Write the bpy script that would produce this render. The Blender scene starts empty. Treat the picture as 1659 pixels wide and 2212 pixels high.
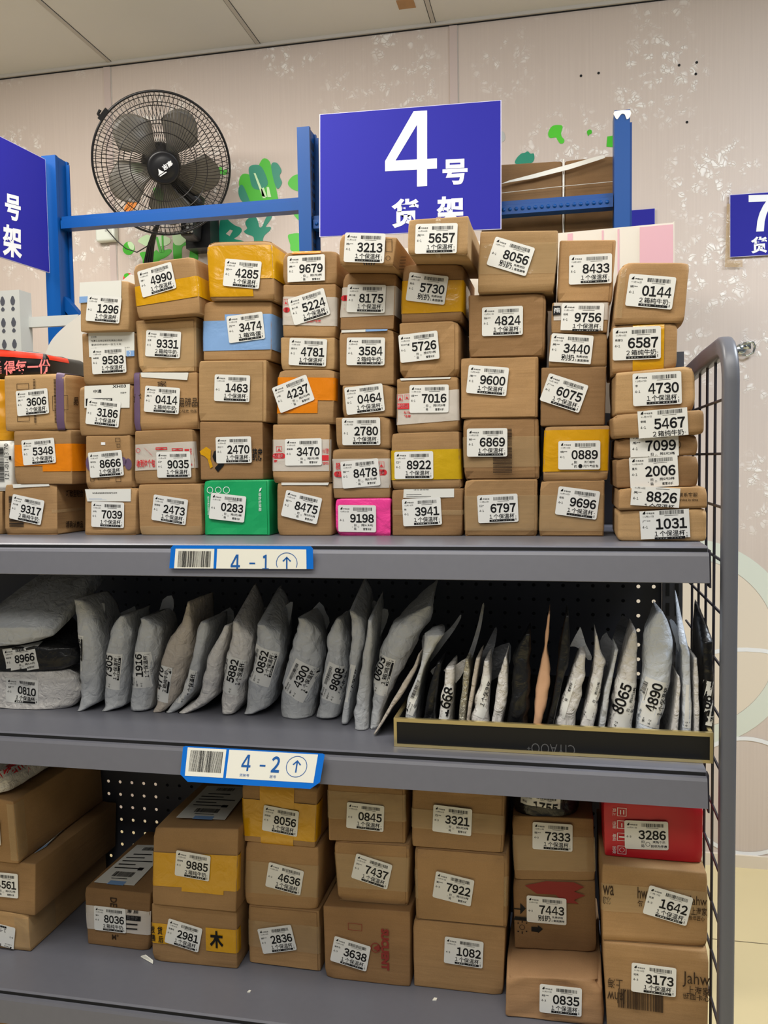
import bpy, math, random
from mathutils import Vector, Matrix, noise
from mathutils.bvhtree import BVHTree

SC = bpy.context.scene
COL = SC.collection
# ------------------------------------------------------------------ camera
W, H, FPX = 1659, 2212, 1845.93
PITCH, YAW, ROLL = math.radians(3.4466), math.radians(11.8245), math.radians(-0.8885)
CAM = Vector((0, -1.15, 1.5))
_f = Vector((-math.sin(YAW)*math.cos(PITCH), math.cos(YAW)*math.cos(PITCH), -math.sin(PITCH)))
_r = Vector((math.cos(YAW), math.sin(YAW), 0)); _u = _r.cross(_f)
_r, _u = _r*math.cos(ROLL)+_u*math.sin(ROLL), -_r*math.sin(ROLL)+_u*math.cos(ROLL)
cd = bpy.data.cameras.new('camera'); cam = bpy.data.objects.new('camera', cd); COL.objects.link(cam)
cd.sensor_fit = 'VERTICAL'; cd.sensor_height = 36; cd.lens = 36*FPX/H; cd.clip_start = .02
cam.matrix_world = Matrix(((_r.x,_u.x,-_f.x,CAM.x),(_r.y,_u.y,-_f.y,CAM.y),(_r.z,_u.z,-_f.z,CAM.z),(0,0,0,1)))
SC.camera = cam
# ------------------------------------------------------------------ light
def lin(c):
    return tuple((x/255/12.92 if x/255 <= .04045 else ((x/255+.055)/1.055)**2.4) for x in c)
wd = bpy.data.worlds.new('world'); SC.world = wd; wd.use_nodes = True
wd.node_tree.nodes['Background'].inputs[0].default_value = (.93,.96,1,1)
wd.node_tree.nodes['Background'].inputs[1].default_value = .13
def area(name, loc, target, sx, sy, power, color):
    l = bpy.data.lights.new(name, 'AREA'); l.shape = 'RECTANGLE'; l.size = sx; l.size_y = sy; l.energy = power; l.color = color
    o = bpy.data.objects.new(name, l); COL.objects.link(o); o.location = loc
    o.rotation_euler = (Vector(target)-Vector(loc)).to_track_quat('-Z','Y').to_euler(); return o
area('ceiling_area_light', (-.5,-.85,2.98), (-.5,-.6,0), 2.4, .5, 44, (1,.97,.91))
area('ceiling_area_light', (-.5,-2.5,2.98), (-.5,-1.6,0), 2.4, .6, 30, (1,.97,.91))
area('wall_fill_light', (-1.5,.55,3.0), (-1.4,.95,0), 1.6, .3, 50, (1,.94,.87))  # fill light added overhead to brighten the back wall
area('ceiling_area_light', (1.5,.3,2.98), (1.2,.75,0), .9, .6, 58, (.82,.9,1))  # added cool light, in place of window light from the right
SC.view_settings.view_transform = 'Standard'; SC.view_settings.look = 'None'
SC.view_settings.exposure = 0.0; SC.view_settings.gamma = 1; SC.view_settings.use_curve_mapping = False

# ------------------------------------------------------------------ helpers
def ray(px, py): return _f + _r*((px-W/2)/FPX) - _u*((py-H/2)/FPX)
def P(px, py, Y):
    d = ray(px, py); return CAM + d*((Y-CAM.y)/d.y)
def PZ(px, py, z):
    d = ray(px, py); return CAM + d*((z-CAM.z)/d.z)
def PX(px, py, x):
    d = ray(px, py); return CAM + d*((x-CAM.x)/d.x)
def PN(px, py, p0, n):
    d = ray(px, py); return CAM + d*((p0-CAM).dot(n)/d.dot(n))
_used = {}
def obj(name, verts, faces, mat, parent=None, origin=None, smooth=False, slots=None):
    me = bpy.data.meshes.new(name)
    if parent is not None: origin = ORI[parent.name]
    elif origin is None:
        xs = [v[0] for v in verts]; ys = [v[1] for v in verts]
        origin = Vector(((min(xs)+max(xs))/2, (min(ys)+max(ys))/2, min(v[2] for v in verts)))
    origin = Vector(origin)
    me.from_pydata([tuple(Vector(v)-origin) for v in verts], [], faces); me.update()
    mats = mat if isinstance(mat, (list, tuple)) else [mat]
    for m in mats: me.materials.append(m)
    if slots:
        for p, s in zip(me.polygons, slots): p.material_index = s
    if smooth:
        for p in me.polygons: p.use_smooth = True
    o = bpy.data.objects.new(name, me); COL.objects.link(o)
    if parent is not None: o.parent = parent
    else: o.location = origin
    ORI[o.name] = origin
    return o
ORI = {}
def empty(name, loc):
    o = bpy.data.objects.new(name, None); COL.objects.link(o); o.location = loc; o.empty_display_size = .05
    ORI[o.name] = Vector(loc); return o
def tag(o, label, cat, group=None):
    o['label'] = label; o['category'] = cat
    if group: o['group'] = group
    return o
def struct(o): o['kind'] = 'structure'; return o

class MB:
    def __init__(s): s.v = []; s.f = []; s.sl = []
    def add(s, v, f, slot=0):
        n = len(s.v); s.v += [Vector(x) for x in v]; s.f += [tuple(i+n for i in q) for q in f]; s.sl += [slot]*len(f); return s
    def box(s, a, b, slot=0):
        x0,y0,z0 = a; x1,y1,z1 = b
        v = [(x0,y0,z0),(x1,y0,z0),(x1,y1,z0),(x0,y1,z0),(x0,y0,z1),(x1,y0,z1),(x1,y1,z1),(x0,y1,z1)]
        return s.add(v, [(3,2,1,0),(4,5,6,7),(0,1,5,4),(1,2,6,5),(2,3,7,6),(3,0,4,7)], slot)
    def obox(s, c, ex, ey, ez, slot=0):   # oriented box: centre and half axes
        c, ex, ey, ez = map(Vector, (c,ex,ey,ez))
        v = [c+ex*i+ey*j+ez*k for k in (-1,1) for i,j in ((-1,-1),(1,-1),(1,1),(-1,1))]
        return s.add(v, [(3,2,1,0),(4,5,6,7),(0,1,5,4),(1,2,6,5),(2,3,7,6),(3,0,4,7)], slot)
    def tube(s, pts, r, n=6, slot=0, closed=False, rad=None):
        pts = [Vector(p) for p in pts]; m = len(pts); rings = []; up = Vector((0,0,1)); prev = None
        for i, p in enumerate(pts):
            a = pts[(i-1) % m] if (closed or i > 0) else p; b = pts[(i+1) % m] if (closed or i < m-1) else p
            t = (b-a).normalized()
            if prev is None:
                prev = t.cross(up); 
                if prev.length < 1e-3: prev = t.cross(Vector((1,0,0)))
            nx = (prev - t*prev.dot(t)).normalized(); prev = nx; ny = t.cross(nx)
            rr = rad[i] if rad else r
            rings.append([p + (nx*math.cos(2*math.pi*k/n) + ny*math.sin(2*math.pi*k/n))*rr for k in range(n)])
        v = [x for q in rings for x in q]; f = []
        for i in range(m if closed else m-1):
            j = (i+1) % m
            for k in range(n): f.append((i*n+k, i*n+(k+1)%n, j*n+(k+1)%n, j*n+k))
        if not closed: f += [tuple(range(n-1,-1,-1)), tuple(range((m-1)*n, m*n))]
        return s.add(v, f, slot)
    def lathe(s, c, ax, prof, n=32, slot=0):   # prof: (radius, height along ax)
        ax = Vector(ax).normalized(); a = ax.orthogonal().normalized(); b = ax.cross(a); c = Vector(c)
        v = [c + ax*h + (a*math.cos(2*math.pi*k/n)+b*math.sin(2*math.pi*k/n))*r for r,h in prof for k in range(n)]
        f = [(i*n+k, i*n+(k+1)%n, (i+1)*n+(k+1)%n, (i+1)*n+k) for i in range(len(prof)-1) for k in range(n)]
        f += [tuple(range(n-1,-1,-1)), tuple(range((len(prof)-1)*n, len(prof)*n))]
        return s.add(v, f, slot)
    def prism(s, poly, d, slot=0):   # poly: world points, d: extrusion vector
        n = len(poly); d = Vector(d); poly = [Vector(p) for p in poly]
        v = poly + [p+d for p in poly]
        f = [tuple(range(n)), tuple(range(2*n-1, n-1, -1))] + [((i+1)%n, i, n+i, n+(i+1)%n) for i in range(n)]
        return s.add(v, f, slot)
    def make(s, name, mat, parent=None, origin=None, smooth=False):
        return obj(name, s.v, s.f, mat, parent, origin, smooth, s.sl)

# ------------------------------------------------------------------ materials
def nt(name):
    m = bpy.data.materials.new(name); m.use_nodes = True; n = m.node_tree.nodes; return m, n, m.node_tree.links, n['Principled BSDF']
def setp(b, rough=.5, metal=0, spec=.5, **k):
    b.inputs['Roughness'].default_value = rough; b.inputs['Metallic'].default_value = metal; b.inputs['Specular IOR Level'].default_value = spec
    for a, v in k.items(): b.inputs[a].default_value = v
def pbr(name, rgb, rough=.5, metal=0, spec=.5, bump=None, var=0, scale=20, **k):
    m, n, l, b = nt(name); c = lin(rgb); b.inputs['Base Color'].default_value = (*c,1); setp(b, rough, metal, spec, **k)
    if bump or var:
        tc = n.new('ShaderNodeTexCoord'); nz = n.new('ShaderNodeTexNoise'); nz.inputs['Scale'].default_value = scale; nz.inputs['Detail'].default_value = 4
        l.new(tc.outputs['Object'], nz.inputs['Vector'])
        if var:
            mx = n.new('ShaderNodeMixRGB'); mx.blend_type = 'MULTIPLY'; mx.inputs[0].default_value = 1
            mr = n.new('ShaderNodeMapRange'); mr.inputs[3].default_value = 1-var; mr.inputs[4].default_value = 1+var
            mx.inputs[1].default_value = (*c,1); l.new(nz.outputs[0], mr.inputs[0]); l.new(mr.outputs[0], mx.inputs[2]); l.new(mx.outputs[0], b.inputs['Base Color'])
        if bump:
            bp = n.new('ShaderNodeBump'); bp.inputs['Strength'].default_value = bump; bp.inputs['Distance'].default_value = .003
            l.new(nz.outputs[0], bp.inputs['Height']); l.new(bp.outputs[0], b.inputs['Normal'])
    return m
def cardboard(name, rgb):
    m, n, l, b = nt(name); setp(b, .75, 0, .25); c = lin(rgb)
    tc = n.new('ShaderNodeTexCoord'); oi = n.new('ShaderNodeObjectInfo')
    add = n.new('ShaderNodeVectorMath'); add.operation = 'ADD'
    cx = n.new('ShaderNodeCombineXYZ'); mu = n.new('ShaderNodeMath'); mu.operation = 'MULTIPLY'; mu.inputs[1].default_value = 37
    l.new(oi.outputs['Random'], mu.inputs[0]); l.new(mu.outputs[0], cx.inputs[0]); l.new(mu.outputs[0], cx.inputs[2])
    l.new(tc.outputs['Object'], add.inputs[0]); l.new(cx.outputs[0], add.inputs[1])
    mp = n.new('ShaderNodeMapping'); mp.inputs['Scale'].default_value = (4,4,45); l.new(add.outputs[0], mp.inputs[0])
    n1 = n.new('ShaderNodeTexNoise'); n1.inputs['Scale'].default_value = 3; n1.inputs['Detail'].default_value = 3; l.new(mp.outputs[0], n1.inputs[0])
    n2 = n.new('ShaderNodeTexNoise'); n2.inputs['Scale'].default_value = 14; n2.inputs['Detail'].default_value = 6; l.new(add.outputs[0], n2.inputs[0])
    n3 = n.new('ShaderNodeTexNoise'); n3.inputs['Scale'].default_value = 700; n3.inputs['Detail'].default_value = 2; l.new(add.outputs[0], n3.inputs[0])
    def mr(src, a, bb):
        q = n.new('ShaderNodeMapRange'); q.inputs[1].default_value = .25; q.inputs[2].default_value = .75; q.inputs[3].default_value = a; q.inputs[4].default_value = bb; l.new(src, q.inputs[0]); return q.outputs[0]
    cur = None
    for src, a, bb in ((n1.outputs[0],.965,1.03),(n2.outputs[0],.86,1.12),(n3.outputs[0],.93,1.07),(oi.outputs['Random'],.9,1.1)):
        o = mr(src, a, bb)
        if cur is None: cur = o
        else:
            q = n.new('ShaderNodeMath'); q.operation = 'MULTIPLY'; l.new(cur, q.inputs[0]); l.new(o, q.inputs[1]); cur = q.outputs[0]
    mx = n.new('ShaderNodeMixRGB'); mx.blend_type = 'MULTIPLY'; mx.inputs[0].default_value = 1; mx.inputs[1].default_value = (*c,1)
    l.new(cur, mx.inputs[2]); l.new(mx.outputs[0], b.inputs['Base Color'])
    bp = n.new('ShaderNodeBump'); bp.inputs['Strength'].default_value = .35; bp.inputs['Distance'].default_value = .002
    sm = n.new('ShaderNodeMath'); l.new(n1.outputs[0], sm.inputs[0]); l.new(n2.outputs[0], sm.inputs[1]); l.new(sm.outputs[0], bp.inputs['Height']); l.new(bp.outputs[0], b.inputs['Normal'])
    return m
def plastic(name, rgb, rough=.35, alpha=1, bump=.5, scale=35, spec=.5, metal=0):
    m, n, l, b = nt(name); c = lin(rgb); setp(b, rough, metal, spec); b.inputs['Base Color'].default_value = (*c,1); b.inputs['Alpha'].default_value = alpha
    tc = n.new('ShaderNodeTexCoord'); nz = n.new('ShaderNodeTexNoise'); nz.inputs['Scale'].default_value = scale; nz.inputs['Detail'].default_value = 5; nz.inputs['Distortion'].default_value = 1.2
    vo = n.new('ShaderNodeTexVoronoi'); vo.feature = 'DISTANCE_TO_EDGE'; vo.inputs['Scale'].default_value = scale*.8
    l.new(tc.outputs['Object'], nz.inputs['Vector']); l.new(tc.outputs['Object'], vo.inputs['Vector'])
    ad = n.new('ShaderNodeMath'); ad.operation = 'MULTIPLY_ADD'; ad.inputs[1].default_value = .5; l.new(vo.outputs[0], ad.inputs[0]); l.new(nz.outputs[0], ad.inputs[2])
    bp = n.new('ShaderNodeBump'); bp.inputs['Strength'].default_value = bump; bp.inputs['Distance'].default_value = .006
    l.new(ad.outputs[0], bp.inputs['Height']); l.new(bp.outputs[0], b.inputs['Normal']); return m

M = {}
M['card'] = cardboard('cardboard', (160,126,86))
M['card2'] = cardboard('cardboard_pale', (172,139,97))
M['card3'] = cardboard('cardboard_dark', (142,109,73))
M['kraft'] = cardboard('kraft_paper', (174,136,98))
M['green'] = pbr('green_carton', (10,158,92), .45, bump=.1)
M['red'] = pbr('red_carton', (190,18,38), .4, bump=.1)
M['pink'] = plastic('pink_wrap', (238,66,150), .3, bump=.7, scale=28)
M['yel'] = plastic('yellow_tape', (206,152,8), .22, bump=.35, scale=25, spec=.7)
M['ora'] = plastic('orange_tape', (222,128,8), .22, bump=.35, scale=25, spec=.7)
M['oly'] = plastic('olive_tape', (196,160,20), .25, bump=.3, scale=25)
M['blu'] = plastic('blue_tape', (126,164,214), .45, bump=.35, scale=20)
M['wht'] = plastic('white_tape', (214,206,196), .3, bump=.3, scale=25, alpha=.82)
M['clr'] = plastic('clear_tape', (200,172,128), .12, alpha=.35, bump=.35, scale=20, spec=.8)
M['pur'] = pbr('purple_print', (96,74,104), .6)
M['label'] = pbr('label_paper', (226,226,222), .38, spec=.4)
M['bill'] = pbr('waybill_paper', (222,222,216), .35, spec=.5)
M['ink'] = pbr('black_ink', (22,22,24), .5, spec=.2)
M['inkb'] = pbr('brown_ink', (62,48,36), .7, spec=.1)
M['redink'] = pbr('red_ink', (206,46,54), .6, spec=.2)
M['redink2'] = pbr('faded_red_ink', (140,58,52), .7, spec=.1)
M['white'] = pbr('white_print', (236,238,240), .5)
M['shelf'] = pbr('grey_shelf_enamel', (104,105,114), .42, spec=.5, var=.05, scale=90)
M['post'] = pbr('grey_post_enamel', (92,94,102), .38, spec=.5)
M['panel'] = pbr('dark_panel_enamel', (74,76,84), .5, spec=.4)
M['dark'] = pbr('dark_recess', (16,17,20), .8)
M['wire'] = pbr('black_wire', (40,38,48), .4)
M['rack'] = pbr('blue_rack_enamel', (0,68,136), .4, spec=.3)
M['sign'] = pbr('sign_blue', (43,42,150), .65, spec=.15)
M['signw'] = pbr('sign_border', (196,194,226), .4)
M['tagblue'] = pbr('tag_blue', (8,110,214), .3)
M['tagwhite'] = pbr('tag_white', (236,236,228), .35)
M['taglet'] = pbr('tag_lettering', (24,92,170), .4)
M['gold'] = pbr('gold_trim', (240,220,160), .3, metal=.9)
M['black'] = pbr('black_tray', (12,12,13), .4)
M['chrome'] = pbr('chrome', (200,210,216), .15, metal=1)
M['fanblk'] = pbr('fan_black', (24,24,26), .35)
M['fanwire'] = pbr('fan_wire', (30,28,28), .4)
M['blade'] = plastic('fan_blade', (108,104,94), .3, alpha=.74, bump=0)
M['pvc'] = pbr('white_plastic', (226,232,222), .4)
M['lite'] = pbr('light_green_decal', (78,206,40), .45)
M['grn'] = pbr('green_decal', (60,188,18), .45)
M['teal'] = pbr('teal_decal', (6,140,112), .45)
M['palegreen'] = pbr('pale_green_decal', (206,240,190), .45)
M['orange'] = pbr('orange_decal', (238,140,24), .45)
M['reddecal'] = pbr('red_decal', (222,44,40), .45)
M['board'] = pbr('white_board', (228,224,214), .5)
M['pinkstripe'] = pbr('pink_stripe', (224,178,192), .5)
M['cream'] = pbr('cream_decal', (226,214,196), .6)
M['mint'] = pbr('mint_decal', (216,222,210), .6)
M['greymetal'] = pbr('pale_grey_metal', (186,188,184), .4)
M['strap'] = pbr('white_strap', (236,234,222), .35)
BAGM = {'g': plastic('grey_mailer', (190,193,196), .34, bump=.7, scale=60), 'w': plastic('white_mailer', (216,213,210), .28, bump=.8, scale=75),
        'b': plastic('black_mailer', (17,18,21), .32, bump=.4, scale=50), 't': plastic('tan_mailer', (212,168,134), .4, bump=.4, scale=20),
        'f': plastic('foil_bubble', (176,172,156), .25, bump=1.0, scale=120, metal=.5), 's': plastic('blueish_mailer', (206,212,220), .3, bump=.5, scale=90),
        'k': plastic('beige_mailer', (190,180,168), .32, bump=.7, scale=65), 'd': plastic('dark_grey_mailer', (104,106,110), .4, bump=.6, scale=60),
        'y': plastic('yellow_mailer', (206,146,20), .35, bump=.4, scale=14)}

# wallpaper: pinkish ground, fine vertical silk lines, clustered pale pearly petals
def wallpaper():
    m, n, l, b = nt('floral_wallpaper'); setp(b, .55, 0, .3)
    tc = n.new('ShaderNodeTexCoord'); sp = n.new('ShaderNodeMapping'); l.new(tc.outputs['Object'], sp.inputs[0])
    def ramp(src, a, bb):
        q = n.new('ShaderNodeMapRange'); q.inputs[1].default_value = a; q.inputs[2].default_value = bb; l.new(src, q.inputs[0]); return q.outputs[0]
    def mul(a, c):
        q = n.new('ShaderNodeMath'); q.operation = 'MULTIPLY'; l.new(a, q.inputs[0]); l.new(c, q.inputs[1]); return q.outputs[0]
    big = n.new('ShaderNodeTexVoronoi'); big.inputs['Scale'].default_value = 3.0; big.inputs['Randomness'].default_value = .7; l.new(sp.outputs[0], big.inputs['Vector'])
    nz = n.new('ShaderNodeTexNoise'); nz.inputs['Scale'].default_value = 13; nz.inputs['Detail'].default_value = 3; l.new(sp.outputs[0], nz.inputs['Vector'])
    cl = ramp(big.outputs['Distance'], .56, .36); c2 = ramp(nz.outputs[0], .44, .52)
    wp = n.new('ShaderNodeTexNoise'); wp.inputs['Scale'].default_value = 22; wp.inputs['Detail'].default_value = 1; l.new(sp.outputs[0], wp.inputs['Vector'])
    ad = n.new('ShaderNodeVectorMath'); ad.operation = 'MULTIPLY_ADD'; ad.inputs[1].default_value = (.05,.05,.05); l.new(wp.outputs['Color'], ad.inputs[0]); l.new(sp.outputs[0], ad.inputs[2])
    pet = n.new('ShaderNodeTexVoronoi'); pet.inputs['Scale'].default_value = 34; l.new(ad.outputs[0], pet.inputs['Vector'])
    p2 = n.new('ShaderNodeTexVoronoi'); p2.feature = 'DISTANCE_TO_EDGE'; p2.inputs['Scale'].default_value = 60; l.new(ad.outputs[0], p2.inputs['Vector'])
    pe = mul(ramp(pet.outputs['Distance'], .56, .30), ramp(p2.outputs['Distance'], .02, .09))
    sx = n.new('ShaderNodeSeparateXYZ'); l.new(tc.outputs['Object'], sx.inputs[0])
    mask = mul(mul(mul(cl, c2), pe), ramp(sx.outputs[2], 1.15, 1.35))
    st = n.new('ShaderNodeMapping'); st.inputs['Scale'].default_value = (160,1,3); l.new(tc.outputs['Object'], st.inputs[0])
    sn = n.new('ShaderNodeTexNoise'); sn.inputs['Scale'].default_value = 1; l.new(st.outputs[0], sn.inputs['Vector'])
    mx0 = n.new('ShaderNodeMixRGB'); mx0.inputs[1].default_value = (*lin((203,189,179)),1); mx0.inputs[2].default_value = (*lin((214,201,191)),1); l.new(sn.outputs[0], mx0.inputs[0])
    mx = n.new('ShaderNodeMixRGB'); mx.inputs[2].default_value = (*lin((244,240,234)),1); l.new(mx0.outputs[0], mx.inputs[1])
    hm = n.new('ShaderNodeMath'); hm.operation = 'MULTIPLY'; hm.inputs[1].default_value = .95; l.new(mask, hm.inputs[0]); l.new(hm.outputs[0], mx.inputs[0]); l.new(mx.outputs[0], b.inputs['Base Color'])
    rr = n.new('ShaderNodeMapRange'); rr.inputs[3].default_value = .55; rr.inputs[4].default_value = .3; l.new(mask, rr.inputs[0]); l.new(rr.outputs[0], b.inputs['Roughness'])
    bp = n.new('ShaderNodeBump'); bp.inputs['Strength'].default_value = .5; bp.inputs['Distance'].default_value = .004; l.new(mask, bp.inputs['Height']); l.new(bp.outputs[0], b.inputs['Normal'])
    return m
M['wall'] = wallpaper()
M['ceil'] = pbr('ceiling_panel', (226,226,224), .6, var=.03, scale=3)
M['ceilstrip'] = pbr('ceiling_strip', (196,192,186), .5)
M['floor'] = pbr('cream_tile', (222,206,160), .35, var=.05, scale=4)
M['grout'] = pbr('tile_joint', (120,108,84), .8)
M['walltrim'] = pbr('wall_strip', (200,184,178), .5)

# ------------------------------------------------------------------ lettering
_gc = {}
def _fine(v, f, n=5):          # cut quads into strips so that they follow a curved carrier
    V = []; F = []
    for q in f:
        a, b, c, d = (v[i] for i in q)
        for i in range(n):
            for j in range(2):
                L_ = lambda p, r, t: (p[0]+(r[0]-p[0])*t, p[1]+(r[1]-p[1])*t)
                k = len(V)
                for s_, t in ((i/n,j/2),((i+1)/n,j/2),((i+1)/n,(j+1)/2),(i/n,(j+1)/2)): V.append(L_(L_(a,b,s_),L_(d,c,s_),t))
                F.append((k,k+1,k+2,k+3))
    return V, F
FOUR = ([(.615,0),(.81,0),(.81,1),(.615,1),(0,.225),(.615,.225),(.615,.36),(0,.36),(.81,.225),(1,.225),(1,.36),(.81,.36),(.20,.36),(.615,.82),(.55,1)],
        [(1,2,3,0),(4,5,6,7),(8,9,10,11),(12,13,14,7),(13,3,14,14)], .80)
FOUR = (*_fine(*FOUR[:2]), .80)
DASH = ([(0,.40),(1,.40),(1,.52),(0,.52)], [(0,1,2,3)], .45)
def glyph(s, off=0, res=2):
    if s in ('4','４'): return FOUR
    if s == '-': return DASH
    k = (s, off, res)
    if k not in _gc:
        c = bpy.data.curves.new('lettering', 'FONT'); c.body = s; c.resolution_u = res; c.offset = off
        o = bpy.data.objects.new('lettering', c); me = bpy.data.meshes.new_from_object(o)
        v = [(p.co.x, p.co.y) for p in me.vertices]; f = [tuple(p.vertices) for p in me.polygons]
        bpy.data.objects.remove(o); bpy.data.curves.remove(c); bpy.data.meshes.remove(me)
        x0 = min(p[0] for p in v); x1 = max(p[0] for p in v); y0 = min(p[1] for p in v); y1 = max(p[1] for p in v)
        _gc[k] = ([((x-x0)/(x1-x0), (y-y0)/(y1-y0)) for x,y in v], f, (x1-x0)/(y1-y0))
    return _gc[k]
def wide(s): return ''.join(chr(ord(c)+0xFEE0) if c.isdigit() else c for c in s)
class Ink:                       # flat drawing in local metres: x right, y up
    def __init__(s): s.v = []; s.f = []; s.sl = []
    def add(s, v, f, slot=0):
        n = len(s.v); s.v += v; s.f += [tuple(i+n for i in q) for q in f]; s.sl += [slot]*len(f)
    def rect(s, x0, y0, x1, y1, slot=0): s.add([(x0,y0),(x1,y0),(x1,y1),(x0,y1)], [(0,1,2,3)], slot)
    def poly(s, pts, slot=0): s.add(list(pts), [tuple(range(len(pts)))], slot)
    def text(s, t, x0, y0, x1, y1, off=0, res=2, slot=0, rot=0):
        g, f, asp = glyph(t, off, res)
        if rot == 0: v = [(x0+(x1-x0)*a, y0+(y1-y0)*b) for a,b in g]
        elif rot == 90: v = [(x1-(x1-x0)*b, y0+(y1-y0)*a) for a,b in g]
        elif rot == -90: v = [(x0+(x1-x0)*b, y1-(y1-y0)*a) for a,b in g]
        else: v = [(x1-(x1-x0)*a, y1-(y1-y0)*b) for a,b in g]
        s.add(v, f, slot)
    def digits(s, t, x0, y0, x1, y1, off=.034, res=4, slot=0):
        n = len(t); cw = (x1-x0)/n; ad = [cw]*n
        for i, c in enumerate(t):
            g, f, asp = glyph(wide(c), off, res); w = min((y1-y0)*asp*.98, cw*.94); m = x0+cw*(i+.5)
            s.add([(m-w/2+w*a, y0+(y1-y0)*b) for a,b in g], f, slot)
    def frame(s, x0, y0, x1, y1, t, slot=0):
        s.rect(x0,y0,x1,y0+t,slot); s.rect(x0,y1-t,x1,y1,slot); s.rect(x0,y0+t,x0+t,y1-t,slot); s.rect(x1-t,y0+t,x1,y1-t,slot)
    def bars(s, x0, y0, x1, y1, n, rng, slot=0, horiz=False):
        a = (x1-x0)/n if not horiz else (y1-y0)/n
        for i in range(n):
            w = a*rng.choice((.35,.5,.5,.75))
            if horiz: s.rect(x0, y0+a*i, x1, y0+a*i+w, slot)
            else: s.rect(x0+a*i, y0, x0+a*i+w, y1, slot)
    def ring(s, cx, cy, r0, r1, n=24, slot=0, a0=0, a1=2*math.pi):
        v = []
        for k in range(n+1):
            a = a0+(a1-a0)*k/n; v += [(cx+r0*math.cos(a), cy+r0*math.sin(a)), (cx+r1*math.cos(a), cy+r1*math.sin(a))]
        s.add(v, [(2*k, 2*k+1, 2*k+3, 2*k+2) for k in range(n)], slot)
    def disc(s, cx, cy, r, n=20, slot=0): s.poly([(cx+r*math.cos(2*math.pi*k/n), cy+r*math.sin(2*math.pi*k/n)) for k in range(n)], slot)
    def make(s, name, mats, parent, fn, keep=None):
        pts = [fn(x, y) for x, y in s.v]; F = []; S = []
        for q, sl in zip(s.f, s.sl):
            if any(pts[i] is None for i in q): continue
            if keep and not keep(sum(s.v[i][0] for i in q)/len(q), sum(s.v[i][1] for i in q)/len(q)): continue
            F.append(q); S.append(sl)
        if not F: return None
        us = sorted({i for q in F for i in q}); ix = {a:b for b,a in enumerate(us)}
        return obj(name, [pts[i] for i in us], [tuple(ix[i] for i in q) for q in F], mats, parent, slots=S)

def rrect(w, h, r, n=4):
    out = []
    for cx, cy, a in ((w/2-r,-h/2+r,-90),(w/2-r,h/2-r,0),(-w/2+r,h/2-r,90),(-w/2+r,-h/2+r,180)):
        for k in range(n+1):
            t = math.radians(a+90*k/n); out.append((cx+r*math.cos(t), cy+r*math.sin(t)))
    return out
def sticker_ink(num, kind, date, row, name, rng, w, h):
    k = Ink(); X = lambda a: (a-.5)*w
    Y = lambda b: h/2-b*w          # b measured from the top, in label widths
    R = lambda x0,y0,x1,y1,sl=0: k.rect(X(x0),Y(y1),X(x1),Y(y0),sl)
    def T(t, x0, y0, x1, y1, off=0, res=1, sl=0): k.text(t, X(x0), Y(y1), X(x1), Y(y0), off, res, sl)
    k.poly([(X(a),Y(b)) for a,b in ((.06,.105),(.085,.07),(.12,.05),(.112,.085),(.122,.105),(.105,.112),(.095,.128),(.085,.112),(.068,.125))])
    T('蜂鸟生活', .135,.085,.30,.12, .02)
    T(date, .065,.152,.28,.19)
    k.bars(X(.40),Y(.145),X(.90),Y(.062),26,rng); R(.50,.165,.78,.172)
    if name: T(name, .05,.245,.05+.055*len(name),.295, .01)
    k.digits(row, X(.043),Y(.42),X(.155),Y(.368), .01, 1)
    if num: k.digits(num, X(.945-.158*len(num)),Y(.455),X(.95),Y(.228))
    if kind.startswith('t'):
        T({'t1':'１个保温杯','t2':'２箱纯牛奶','t3':'１箱鸡蛋'}[kind], .285,.485,.905,.61, .012, 2)
        R(.28,.622,.90,.676)
        for i in range(9):
            if i != 4: R(.33+i*.058,.637,.365+i*.058,.662,1)
        R(.925,.55,.945,.56); R(.925,.60,.945,.655); R(.93,.607,.94,.648,1)
    elif kind[0] == 'm':
        T('扫',.42,.49,.48,.555,.015); T('码',.42,.585,.48,.65,.015); R(.37,.565,.385,.575)
        T('抢5元3杯' if kind == 'm5' else '抢0.9元', .61,.485,.92,.55, .015); T('蜜雪冰城', .66,.59,.89,.65, .012)
        k.ring(X(.535),Y(.56),.018*w,.022*w,10)
    elif kind == 'bx':
        T('别扔',.285,.485,.60,.64, .016, 2); T('免费领取',.64,.49,.92,.55,.01); T('１盒面膜等',.62,.58,.95,.64,.012)
    elif kind == 'hb':
        T('别',.38,.49,.45,.56,.015); T('扔',.38,.59,.45,.66,.015); T('无门槛领',.62,.49,.87,.55,.01); T('元外卖红包',.60,.585,.96,.65,.01); k.disc(X(.53),Y(.62),.05*w); T('<',.32,.545,.36,.60,.01)
    elif kind == 'wt':
        T('扫',.38,.48,.45,.55,.015); T('码',.38,.58,.45,.65,.015); k.ring(X(.53),Y(.57),.045*w,.055*w,14); T('来兔个乐',.64,.48,.93,.545,.01); T('抽华为手表',.60,.58,.97,.65,.02)
    return k

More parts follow.
